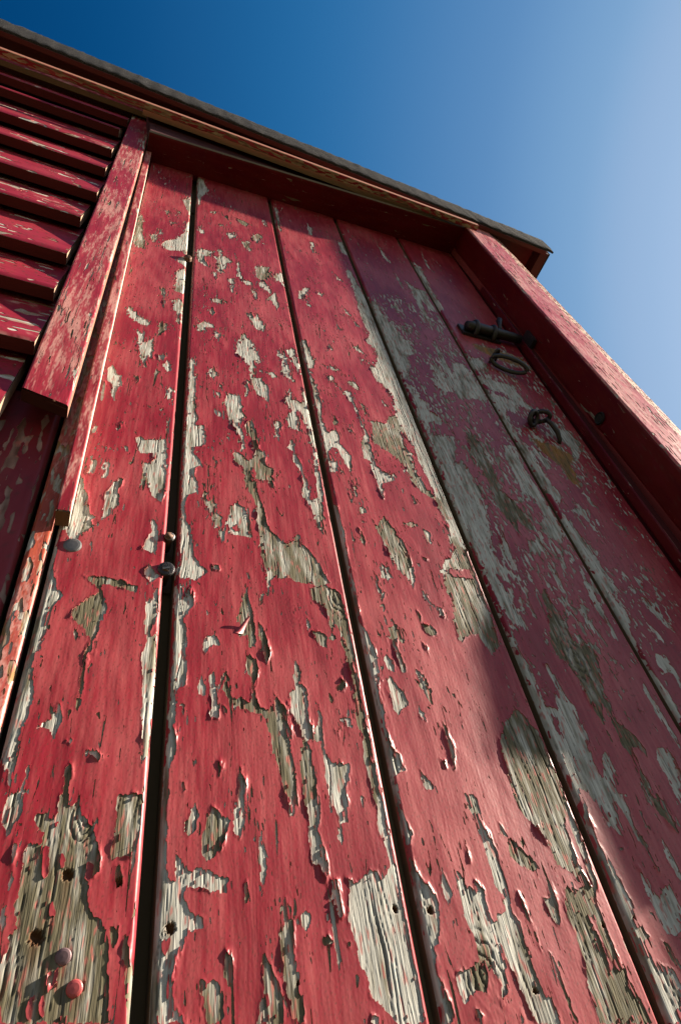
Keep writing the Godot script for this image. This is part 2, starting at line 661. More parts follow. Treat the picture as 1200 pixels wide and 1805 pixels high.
func make_boards() -> void:
	var jobs := []
	var spots := []
	# door planks
	var seams := [-0.128, -0.082, 0.1465, 0.548, 0.942, 1.351, 1.745]
	var gaps := [0.002, 0.003, 0.0082, 0.0066, 0.0066, 0.0066, 0.004]
	var across := [26, 136, 284, 230, 150, 96]
	var chips := [0.2, 0.68, 0.66, 0.66, 0.62, 0.62]
	for k in 6:
		var left: float = seams[k] * S + gaps[k] / 2.0
		var right: float = seams[k + 1] * S - gaps[k + 1] / 2.0
		var polys: Array = flaked(k, left - seams[k] * S)
		var job := {"w": right - left, "nx": across[k], "ny": 740 if k > 0 else 520, "ya": -0.03, "yb": 4.12 * S, "fine": true, "polys": polys, "seed": 100 + k * 10, "chip": chips[k], "small": [0.9, 0.50, 0.47, 0.48, 0.47, 0.48][k], "stuck": [0.6, 0.60, 0.60, 0.58, 0.34, 0.34][k], "rise": 0.26, "body_a": GROUND * S + 0.03, "depth": 0.016, "chamfer_left": 0.0028, "chamfer_right": 0.0026}
		job["knots"] = [[], [Vector3(0.045, 0.155, 0.006)], [Vector3(0.128, 0.328, 0.009), Vector3(0.088, 0.305, 0.006)], [Vector3(0.030, 0.073, 0.009), Vector3(0.066, 0.40, 0.008)], [Vector3(0.062, 0.292, 0.010), Vector3(0.11, 0.245, 0.007)], []][k]
		job["nails"] = [[], [Vector3(0.0408, 0.1275, 0.0026), Vector3(0.0317, 0.1023, 0.003), Vector3(0.0649, 0.1226, 0.003), Vector3(0.0455, 0.0943, 0.0022), Vector3(0.0518, 0.0826, 0.002)], [Vector3(0.1252, 0.1077, 0.0018), Vector3(0.0068, 0.1032, 0.0024), Vector3(0.0686, 0.0776, 0.0018), Vector3(0.092, 0.9985, 0.006)], [Vector3(0.0065, 0.1061, 0.002), Vector3(0.0583, 0.0664, 0.0018), Vector3(0.1193, 0.0945, 0.0016)], [Vector3(0.0085, 0.0961, 0.003)], []][k]
		if k == 0:
			job.merge({"chip": 0.1, "red": Vector3(0.36, 0.07, 0.04), "dull": Vector3(0.22, 0.12, 0.05), "worn": 0.3}, true)
		if k == 4:
			job["mott"] = [[1.9, 0.9, 0.42]]
		if k == 5:
			job["mott"] = [[2.1, 0.35, 0.4], [1.2, 0.3, 0.3]]
		jobs.append(job)
		spots.append(["plank" if k > 0 else "door_frame_strip", door if k > 0 else shed, frame(Vector3(left, EYE, 0), Vector3.RIGHT, Vector3.UP)])
	# the stop beside the door and the batten over the siding's ends
	jobs.append({"w": 0.0095, "nx": 18, "ny": 420, "ya": 0.0, "yb": 3.14 * S, "seed": 211, "chip": 0.6, "run": 0.4, "worn": 0.35, "depth": 0.015, "chamfer_left": 0.0008, "chamfer_right": 0.0008, "side": Vector3(0.42, 0.36, 0.29), "end": Vector3(0.14, 0.09, 0.05), "lift": 0.4})
	spots.append(["door_stop", shed, frame(at(-0.087, 1.02, 0.047), Vector3(1, 0.0085, 0), Vector3(-0.0085, 1, 0))])
	jobs.append({"w": 0.0365, "slant": -0.012, "nx": 66, "ny": 420, "ya": 0.0, "yb": 2.85 * S, "seed": 223, "chip": 0.60, "run": 0.3, "bald": 0.50, "end": Vector3(0.05, 0.012, 0.012), "worn": 0.30, "depth": 0.013, "chamfer_left": 0.0015, "chamfer_right": 0.0015, "side": Vector3(0.22, 0.10, 0.07), "red": Vector3(0.28, 0.02, 0.034), "lift": 0.4, "mott": [[2.9, 0.15, 0.35]]})  # end colour darker than the sides: shade of the downward face painted in
	spots.append(["batten", shed, frame(at(-0.219, 1.37, 0.078), Vector3.RIGHT, Vector3.UP)])
	# lapped siding: lower edges of the courses, as surveyed
	var laps := [3.99, 3.753, 3.378, 3.086, 2.76, 2.468, 2.133, 1.875, 1.564, 1.23]
	for k in 10:
		var top: float = (laps[k - 1] if k > 0 else 4.3) + 0.09
		var face := Vector3(0, (top - laps[k]) * S, -0.078 * S)
		jobs.append({"w": face.length(), "nx": 34, "ny": 240, "ya": 0.0, "yb": 0.62, "seed": 300 + 13 * k, "fade": 0.3, "chip": 0.62, "run": 0.22, "bald": 0.52 - 0.05 * (k % 3) - 0.02 * k, "end": Vector3(0.30, 0.19, 0.13), "worn": -0.10 + 0.06 * (k % 3), "depth": 0.014, "chamfer_left": 0.002, "chamfer_right": 0.002, "side": Vector3(0.09, 0.012, 0.015), "red": Vector3(0.24, 0.016, 0.03), "dull": Vector3(0.20, 0.12, 0.08), "lift": 0.4})  # side colour darkened, so the undersides carry their shade in the colour
		spots.append(["siding_board", shed, frame(at(-0.228 - 0.006 * ((k * 7) % 4), laps[k], 0.092), face, Vector3(-1, 0.004 * ((k * 5) % 3 - 1), 0))])
	# sunken boards below the siding
	for k in 3:
		jobs.append({"w": 0.128, "nx": 50, "ny": 200, "ya": -0.1, "yb": 0.52, "body_a": GROUND * S + 0.03, "seed": 450 + k * 17, "fade": 0.2, "run": 0.15, "bald": 0.25, "chip": 0.5, "worn": 0.0, "depth": 0.015, "red": Vector3(0.17, 0.02, 0.024), "pale": Vector3(0.26, 0.17, 0.14), "dull": Vector3(0.10, 0.045, 0.035), "lift": 0.5})
		spots.append(["wall_board", shed, frame(at(-0.1305, 0, -0.014) + Vector3(-0.130 * (k + 1), 0, 0), Vector3.RIGHT, Vector3.UP)])
	# corner post: its face, the sloping outer edge, and the jamb inside
	jobs.append({"w": 0.18 * S, "nx": 48, "ny": 320, "ya": 0.0, "yb": 3.3 * S, "body_a": (GROUND - 0.72) * S, "seed": 521, "chip": 0.50, "run": 0.35, "small": 0.5, "lift": 0.7, "worn": 0.50, "depth": 0.064, "chamfer_left": 0.0022, "chamfer_right": 0.0004, "side": Vector3(0.20, 0.035, 0.035), "mott": [[0.9, 0.4, 0.22]], "red": Vector3(0.38, 0.06, 0.07)})
	spots.append(["corner_post", shed, frame(at(1.862, 0.72, 0.188), Vector3(1, 0.04, 0), Vector3(-0.04, 1, 0))])
	jobs.append({"w": 0.113 * S, "nx": 26, "ny": 320, "ya": 0.0, "yb": 3.3 * S, "body_a": (GROUND - 0.72) * S, "seed": 533, "chip": -0.3, "worn": 0.2, "depth": 0.05, "chamfer_left": 0.0004, "chamfer_right": 0.004, "pale": Vector3(0.24, 0.16, 0.11), "dull": Vector3(0.15, 0.095, 0.06), "red": Vector3(0.30, 0.05, 0.05)})
	spots.append(["corner_post_edge", shed, frame(at(2.0435, 0.7275, 0.187), Vector3(0.11, 0.0044, -0.025), Vector3(-0.04, 1, 0))])
	jobs.append({"w": 0.142 * S, "nx": 24, "ny": 200, "ya": 0.0, "yb": 4.1 * S, "body_a": GROUND * S + 0.02, "seed": 541, "fade": 0.04, "chip": 0.72, "depth": 0.008, "chamfer_left": 0.001, "chamfer_right": 0.001, "red": Vector3(0.09, 0.004, 0.006), "side": Vector3(0.05, 0.006, 0.007)})  # darker, less chalky red than the door: shade is put into the colour
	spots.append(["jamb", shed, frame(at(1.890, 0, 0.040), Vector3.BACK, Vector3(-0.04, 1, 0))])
	jobs.append({"w": 0.042 * S, "nx": 12, "ny": 200, "ya": 0.0, "yb": 4.1 * S, "body_a": GROUND * S + 0.02, "seed": 547, "fade": 0.04, "chip": 0.6, "depth": 0.012, "chamfer_left": 0.001, "chamfer_right": 0.001, "red": Vector3(0.09, 0.006, 0.009), "side": Vector3(0.06, 0.01, 0.01)})  # as on the jamb, shade is painted in as a darker red
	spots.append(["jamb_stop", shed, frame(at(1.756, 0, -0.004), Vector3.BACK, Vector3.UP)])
	# lintel: underside, front, and the pale lath over it
	jobs.append({"w": 0.178 * S, "nx": 28, "ny": 200, "ya": 0.0, "yb": 1.92 * S, "seed": 601, "fade": 0.04, "chip": 0.75, "depth": 0.008, "red": Vector3(0.085, 0.004, 0.006), "chamfer_left": 0.001, "chamfer_right": 0.001})  # underside in a darker red, its shade partly painted in
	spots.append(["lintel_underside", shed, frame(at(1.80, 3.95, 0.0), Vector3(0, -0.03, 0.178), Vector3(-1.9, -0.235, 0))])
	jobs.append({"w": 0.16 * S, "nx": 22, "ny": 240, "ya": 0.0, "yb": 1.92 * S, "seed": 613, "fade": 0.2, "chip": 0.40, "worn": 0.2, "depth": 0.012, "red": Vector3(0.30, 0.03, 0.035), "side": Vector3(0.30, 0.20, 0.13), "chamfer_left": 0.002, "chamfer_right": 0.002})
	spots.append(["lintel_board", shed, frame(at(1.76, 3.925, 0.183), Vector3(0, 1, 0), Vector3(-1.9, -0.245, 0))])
	jobs.append({"w": 0.034 * S, "nx": 16, "ny": 500, "ya": 0.0, "yb": 3.2 * S, "seed": 627, "chip": -0.1, "depth": 0.012, "pale": Vector3(0.34, 0.27, 0.17), "dull": Vector3(0.15, 0.09, 0.05), "chamfer_left": 0.001, "chamfer_right": 0.001, "side": Vector3(0.30, 0.12, 0.08)})
	spots.append(["fascia_lath", shed, frame(at(1.80, 3.89, 0.186), Vector3(0, 0, 1), Vector3(-3.05, -0.03, 0))])
	jobs.append({"w": 0.12 * S, "nx": 20, "ny": 300, "ya": 0.0, "yb": 3.45 * S, "seed": 639, "fade": 0.1, "chip": 0.42, "worn": 0.1, "depth": 0.01, "red": Vector3(0.17, 0.014, 0.02), "chamfer_left": 0.001, "chamfer_right": 0.001})
	spots.append(["fascia_board", shed, frame(at(2.1, 4.12, 0.125), Vector3(0, 1, 0), Vector3(-3.4, 0.22, 0))])
	done.resize(jobs.size())
	var task := WorkerThreadPool.add_group_task(cut_board.bind(jobs), jobs.size(), -1, true)
	WorkerThreadPool.wait_for_group_task_completion(task)
	for i in jobs.size():
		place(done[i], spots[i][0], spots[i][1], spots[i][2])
	done.clear()
	# the tongues seen at the bottom of the grooves, and the dark boards behind door and siding
	for k in range(1, 5):
		var x: float = seams[k + 1] * S
		add_box("tongue", door, Vector3(x, (4.1 + GROUND) * S / 2.0 + EYE, -0.0125 if k > 1 else -0.024), Vector3(0.0125, (4.1 - GROUND) * S - 0.06, 0.005), plain(Vector3(0.13, 0.092, 0.05), 0.95))
	add_box("ledge", door, at(0.83, 1.1, 0) + Vector3(0, 0, -0.029), Vector3(0.62, 0.12, 0.02), plain(Vector3(0.12, 0.08, 0.05), 0.9))
	add_box("ledge", door, at(0.83, 3.5, 0) + Vector3(0, 0, -0.029), Vector3(0.62, 0.12, 0.02), plain(Vector3(0.12, 0.08, 0.05), 0.9))
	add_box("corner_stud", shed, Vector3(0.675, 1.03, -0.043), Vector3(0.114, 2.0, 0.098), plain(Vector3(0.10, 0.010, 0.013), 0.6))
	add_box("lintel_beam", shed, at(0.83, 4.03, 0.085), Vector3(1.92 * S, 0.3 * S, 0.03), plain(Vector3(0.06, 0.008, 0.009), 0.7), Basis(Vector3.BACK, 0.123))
	add_box("batten_stud", shed, at(-0.172, 2.80, 0.0), Vector3(0.026, 2.7 * S, 0.024), plain(Vector3(0.07, 0.02, 0.018), 0.8))
	add_box("back_wall", shed, Vector3(-0.15, 1.12, -0.075), Vector3(1.7, 2.1, 0.03), plain(Vector3(0.08, 0.05, 0.035), 0.9))
	add_box("side_wall", shed, Vector3(0.69, 1.02, -1.05), Vector3(0.04, 1.98, 1.9), plain(Vector3(0.25, 0.03, 0.035), 0.7))


func flaked(k: int, shift: float) -> Array:
	var out := []
	for poly: Array in FLAKED[k]:
		var q := poly.duplicate()
		for i in range(1, q.size(), 2):
			q[i] = q[i] - shift * 1e4
		out.append(q)
	return out


func plain(c: Vector3, rough: float, metal := 0.0) -> StandardMaterial3D:
	var m := StandardMaterial3D.new()
	m.albedo_color = Color(c.x, c.y, c.z).linear_to_srgb()
	m.roughness = rough
	m.metallic = metal
	return m


func add_mesh(called: String, parent: Node3D, mesh: Mesh, m: Material, t := Transform3D()) -> MeshInstance3D:
	var o := MeshInstance3D.new()
	o.name = called
	o.mesh = mesh
	o.material_override = m
	o.transform = t
	parent.add_child(o, true)
	return o


func add_box(called: String, parent: Node3D, centre: Vector3, size: Vector3, m: Material, turn := Basis()) -> MeshInstance3D:
	var b := BoxMesh.new()
	b.size = size
	return add_mesh(called, parent, b, m, Transform3D(turn, centre))


# a tube along points, with a radius for each
func tube(points: Array, radii: Array, closed := false, sides := 12) -> ArrayMesh:
	var st := SurfaceTool.new()
	st.begin(Mesh.PRIMITIVE_TRIANGLES)
	st.set_smooth_group(1)
	var n := points.size()
	var rings := []
	var up := Vector3(0.31, 0.17, 0.93)
	for k in n:
		var a: Vector3 = points[(k - 1 + n) % n] if closed else points[maxi(k - 1, 0)]
		var b: Vector3 = points[(k + 1) % n] if closed else points[mini(k + 1, n - 1)]
		var d := (b - a).normalized()
		var u := d.cross(up).normalized()
		var v := d.cross(u)
		var ring := []
		for q in sides:
			var ang := TAU * q / sides
			ring.append(points[k] + (u * cos(ang) + v * sin(ang)) * radii[k % radii.size()])
		rings.append(ring)
	for k in (n if closed else n - 1):
		var r: Array = rings[k]
		var s: Array = rings[(k + 1) % n]
		for q in sides:
			var q2 := (q + 1) % sides
			for vtx in [r[q], s[q2], s[q], r[q], r[q2], s[q2]]:
				st.add_vertex(vtx)
	if not closed:
		for q in range(1, sides - 1):
			for vtx in [rings[0][0], rings[0][q + 1], rings[0][q], rings[n - 1][0], rings[n - 1][q], rings[n - 1][q + 1]]:
				st.add_vertex(vtx)
	st.generate_normals()
	return st.commit()


# a turned shape about local z: pairs of (radius, z)
func lathe(profile: Array, sides := 24) -> ArrayMesh:
	var st := SurfaceTool.new()
	st.begin(Mesh.PRIMITIVE_TRIANGLES)
	st.set_smooth_group(-1)
	for k in profile.size() - 1:
		for q in sides:
			var a := TAU * q / sides
			var b := TAU * (q + 1) / sides
			var p0 := Vector3(cos(a) * profile[k].x, sin(a) * profile[k].x, profile[k].y)
			var p1 := Vector3(cos(b) * profile[k].x, sin(b) * profile[k].x, profile[k].y)
			var p2 := Vector3(cos(b) * profile[k + 1].x, sin(b) * profile[k + 1].x, profile[k + 1].y)
			var p3 := Vector3(cos(a) * profile[k + 1].x, sin(a) * profile[k + 1].x, profile[k + 1].y)
			for vtx in [p0, p2, p1, p0, p3, p2]:
				st.add_vertex(vtx)
	st.generate_normals()
	return st.commit()


func make_roof() -> void:
	# the roof falls gently to the end beyond the post; its felt is folded down over the front as a flap
	var left := at(-3.0, 4.545 + 2.05 * 0.118, 0)
	var right := at(2.37, 4.545 - 3.34 * 0.118, 0)
	var along := (right - left).normalized()
	var up := Vector3(-along.y, along.x, 0)
	var b := Basis(along, up, Vector3.BACK)
	var long := left.distance_to(right)
	var mid := (left + right) / 2.0
	var roof := Node3D.new()
	roof.name = "roof"
	shed.add_child(roof)
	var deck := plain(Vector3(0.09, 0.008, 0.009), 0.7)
	add_box("roof_deck", roof, mid + up * -0.03 + Vector3(0, 0, -0.965), Vector3(long - 0.014, 0.022, 2.07), deck, b)
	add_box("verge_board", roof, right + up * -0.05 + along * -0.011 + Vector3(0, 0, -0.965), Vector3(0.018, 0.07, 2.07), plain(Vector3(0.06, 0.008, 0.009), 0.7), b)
	add_box("front_board", roof, mid + up * -0.047 + Vector3(0, 0, 0.071), Vector3(long - 0.02, 0.085, 0.008), deck, b)
	# felt: one bent sheet, wavy along the flap
	var n := noise(71, 1.0, 3)
	var st := SurfaceTool.new()
	st.begin(Mesh.PRIMITIVE_TRIANGLES)
	st.set_smooth_group(1)
	var section := [Vector2(-0.19, -2.0), Vector2(-0.19, 0.065), Vector2(-0.17, 0.074), Vector2(-0.0, 0.0765), Vector2(0.35, 0.0775), Vector2(0.7, 0.079), Vector2(0.97, 0.0795), Vector2(1.0, 0.0785), Vector2(1.0, 0.0745)]
	var rows := []
	var count := 260
	for k in count + 1:
		var t := float(k) / count
		var row := []
		for q in section.size():
			var c: Vector2 = section[q]
			var drop := c.x * 0.088 + (0.003 * n.get_noise_2d(t * 70.0, 3.0) if c.x > 0.9 else 0.0)
			var out := c.y + (0.0018 * n.get_noise_2d(t * 90.0, c.x * 9.0) if q > 1 else 0.0)
			row.append(left.lerp(right, t) - up * (drop - 0.002) + Vector3(0, 0, out) + along * (0.006 * sin(minf(1.0, (t - 0.985) / 0.015) * PI / 2.0) if t > 0.985 else 0.0))
		rows.append(row)
	for k in count:
		for q in section.size() - 1:
			for v in [rows[k][q], rows[k][q + 1], rows[k + 1][q + 1], rows[k][q], rows[k + 1][q + 1], rows[k + 1][q]]:
				st.add_vertex(v)
	st.generate_normals()
	var flap := add_mesh("felt_flap", roof, st.commit(), felt_mat)
	flap.set_meta("label", "gritty grey roofing felt folded over the edge")
	add_box("felt_end_flap", roof, right + up * -0.035 + along * 0.003 + Vector3(0, 0, -0.965), Vector3(0.004, 0.085, 2.07), felt_mat, b)


func make_hardware() -> void:
	var rusty := plain(Vector3(0.10, 0.045, 0.022), 0.7, 0.3)
	var steel := plain(Vector3(0.15, 0.14, 0.135), 0.5, 0.6)
	var red_head := plain(Vector3(0.34, 0.05, 0.05), 0.5)
	var dome := [Vector2(0, 1.0), Vector2(0.6, 0.93), Vector2(0.86, 0.72), Vector2(1.0, 0.3), Vector2(1.0, -1.0)]
	# screw and nail heads: place, radius, height, material
	for e in [[at(-0.045, 0.972, 0.0025), 0.0060, 0.0012, steel], [at(0.139, 0.942, 0.004), 0.0060, 0.0012, iron_mat], [at(0.142, 1.04, 0.002), 0.0038, 0.0012, steel], [at(0.137, 2.60, 0.006), 0.0054, 0.003, rusty], [at(0.048, 0.269, 0.001), 0.0034, 0.0011, plain(Vector3(0.13, 0.075, 0.08), 0.6, 0.3)], [at(0.066, 0.235, 0.001), 0.0034, 0.0013, red_head]]:
		var pr := []
		for q in dome:
			pr.append(Vector2(q.x * e[1], q.y * e[2]))
		var head := add_mesh("screw_head", door, lathe(pr, 28), e[3], Transform3D(Basis.from_euler(Vector3(0.12, -0.1, 0.3)), e[0]))
		if e[3] == steel and e[1] > 0.006:
			add_box("slot", head, Vector3(0, 0, e[2] * 0.93), Vector3(e[1] * 1.5, 0.0012, 0.0011), iron_mat)
		elif e[3] == iron_mat:
			add_box("slot", head, Vector3(0, 0, e[2] * 0.93), Vector3(e[1] * 0.9, 0.0012, 0.0011), steel)
	# shanks of the two bolts that stand in the wide gap
	add_mesh("bolt_shank", door, tube([at(0.140, 1.04, -0.04), at(0.140, 1.04, 0.006)], [0.0032]), rusty)
	add_mesh("bolt_shank", door, tube([at(0.139, 0.942, -0.04), at(0.139, 0.942, 0.007)], [0.0032]), rusty)
	# sliding bolt high on the last plank
	var bolt := Node3D.new()
	bolt.name = "sliding_bolt"
	bolt.set_meta("label", "black iron sliding bolt below the lintel")
	door.add_child(bolt)
	add_box("bolt_plate", bolt, at(1.515, 2.735, 0.008), Vector3(0.075, 0.030, 0.004), iron_mat, Basis(Vector3.BACK, 0.06))
	add_mesh("bolt_bar", bolt, tube([at(1.425, 2.72, 0.036), at(1.46, 2.725, 0.036), at(1.69, 2.745, 0.036), at(1.735, 2.748, 0.036)], [0.0075, 0.009, 0.0085, 0.0075]), iron_mat)
	add_mesh("bolt_strap", bolt, tube(arc(at(1.475, 2.73, 0.012), Vector3(0, 0.0135, 0), Vector3(0, 0, 0.0165)), [0.0042]), iron_mat)
	add_mesh("bolt_strap", bolt, tube(arc(at(1.575, 2.735, 0.012), Vector3(0, 0.0135, 0), Vector3(0, 0, 0.0165)), [0.0042]), iron_mat)
	add_mesh("bolt_knob", bolt, tube([at(1.62, 2.74, 0.036), at(1.625, 2.79, 0.055), at(1.63, 2.83, 0.066), at(1.632, 2.845, 0.07)], [0.0036, 0.0032, 0.0058, 0.003]), iron_mat)
	# the keeper on the jamb
	add_box("keeper", shed, at(1.765, 2.72, 0.04), Vector3(0.006, 0.036, 0.030), iron_mat)
	add_mesh("latch_hole", shed, lathe([Vector2(0, 0.0002), Vector2(0.0062, 0.0002), Vector2(0.0085, 0.0022), Vector2(0.0095, 0.0)], 20), plain(Vector3(0.008, 0.006, 0.006), 0.9), Transform3D(Basis(Vector3.UP, -PI / 2), at(1.802, 2.03, 0.078)))
	# staple with a long link hanging from it
	var link := Node3D.new()
	link.name = "staple_and_link"
	link.set_meta("label", "iron staple with an elongated ring hanging from it")
	door.add_child(link)
	add_mesh("staple", link, tube(arc(at(1.485, 2.455, 0.004), Vector3(0.005, 0.003, 0), Vector3(0, 0.002, 0.022)), [0.0026]), iron_mat)
	var ring := []
	for k in 28:
		var a := TAU * k / 28.0
		ring.append(at(1.53, 2.395, 0.042) + Vector3(0.026, -0.012, 0.003) * cos(a) + Vector3(0.0, 0.0025, 0.009) * sin(a))
	add_mesh("link_ring", link, tube(ring, [0.0034, 0.003, 0.0036, 0.0032], true), plain(Vector3(0.05, 0.048, 0.05), 0.42, 0.7))
	# eye and hook lower down
	var hook := Node3D.new()
	hook.name = "hook_and_eye"
	hook.set_meta("label", "small rusty hook through an iron eye")
	door.add_child(hook)
	var eye := []
	for k in 20:
		var a := TAU * k / 20.0
		eye.append(at(1.475, 1.965, 0.035) + Vector3(0.008, 0.004, 0.0) * cos(a) + Vector3(-0.002, 0.005, 0.008) * sin(a))
	add_mesh("eye", hook, tube(eye, [0.0032, 0.0027, 0.0035, 0.003], true), iron_mat)
	var loop := []
	for k in 20:
		var a := TAU * k / 20.0
		loop.append(at(1.515, 1.985, 0.040) + Vector3(0.009, -0.005, 0.006) * cos(a) + Vector3(-0.001, 0.002, 0.007) * sin(a))
	add_mesh("hook_loop", hook, tube(loop, [0.0028, 0.0034, 0.003, 0.0036], true), iron_mat)
	add_mesh("hook_shank", hook, tube([at(1.525, 1.965, 0.045), at(1.545, 1.945, 0.042), at(1.568, 1.915, 0.03), at(1.580, 1.89, 0.012), at(1.582, 1.88, -0.01)], [0.0034, 0.003, 0.0036, 0.003, 0.0026]), iron_mat)
	# turn-button wedge added out of view on the post, shaped to bulge its shadow
	var st := SurfaceTool.new()
	st.begin(Mesh.PRIMITIVE_TRIANGLES)
	var low := [Vector3(-0.024, -0.050, 0), Vector3(0.024, -0.056, 0), Vector3(0.030, 0.03, 0), Vector3(0.014, 0.105, 0), Vector3(-0.010, 0.108, 0), Vector3(-0.028, 0.03, 0)]
	var high := [Vector3(-0.021, -0.047, 0.0125), Vector3(0.021, -0.053, 0.013), Vector3(0.027, 0.028, 0.0095), Vector3(0.012, 0.101, 0.0032), Vector3(-0.008, 0.104, 0.003), Vector3(-0.025, 0.028, 0.009)]
	for k in 6:
		var k2 := (k + 1) % 6
		for v in [Vector3(0, 0.02, 0.0105), high[k2], high[k], low[k], high[k], high[k2], low[k], high[k2], low[k2]]:
			st.add_vertex(v)
	st.generate_normals()
	add_mesh("added_shadow_wedge", shed, st.commit(), plain(Vector3(0.30, 0.04, 0.045), 0.5), Transform3D(Basis(), at(1.93, 1.24, 0.1915)))
	# slivers of paint curled off the door
	for e in [[at(0.286, 0.800, 0.002), Vector3(0.007, 0.013, 0.0035), 0.0032]]:
		sliver(e[0], e[1], e[2])


func arc(centre: Vector3, a: Vector3, b: Vector3) -> Array:
	var out := []
	for k in 13:
		var t := PI * k / 12.0
		out.append(centre + a * cos(t) + b * sin(t))
	return out


func sliver(foot: Vector3, reach: Vector3, half: float) -> void:
	var st := SurfaceTool.new()
	st.begin(Mesh.PRIMITIVE_TRIANGLES)
	st.set_smooth_group(1)
	var rows := []
	for k in 7:
		var t := k / 6.0
		var c := foot + Vector3(reach.x * t, reach.y * t, reach.z * t * t)
		var w := half * (1.0 - 0.75 * t)
		rows.append([c - Vector3(w, 0, 0), c + Vector3(w * 0.9, -0.0004, 0.0006 * t), c + Vector3(w * 0.9, 0, -0.0006), c - Vector3(w, 0, 0.0006)])
	for k in 6:
		for q in 4:
			var r := (q + 1) % 4
			for v in [rows[k][q], rows[k + 1][q], rows[k + 1][r], rows[k][q], rows[k + 1][r], rows[k][r]]:
				st.add_vertex(v)
	st.generate_normals()
	add_mesh("paint_curl", door, st.commit(), plain(Vector3(0.36, 0.05, 0.055), 0.5))


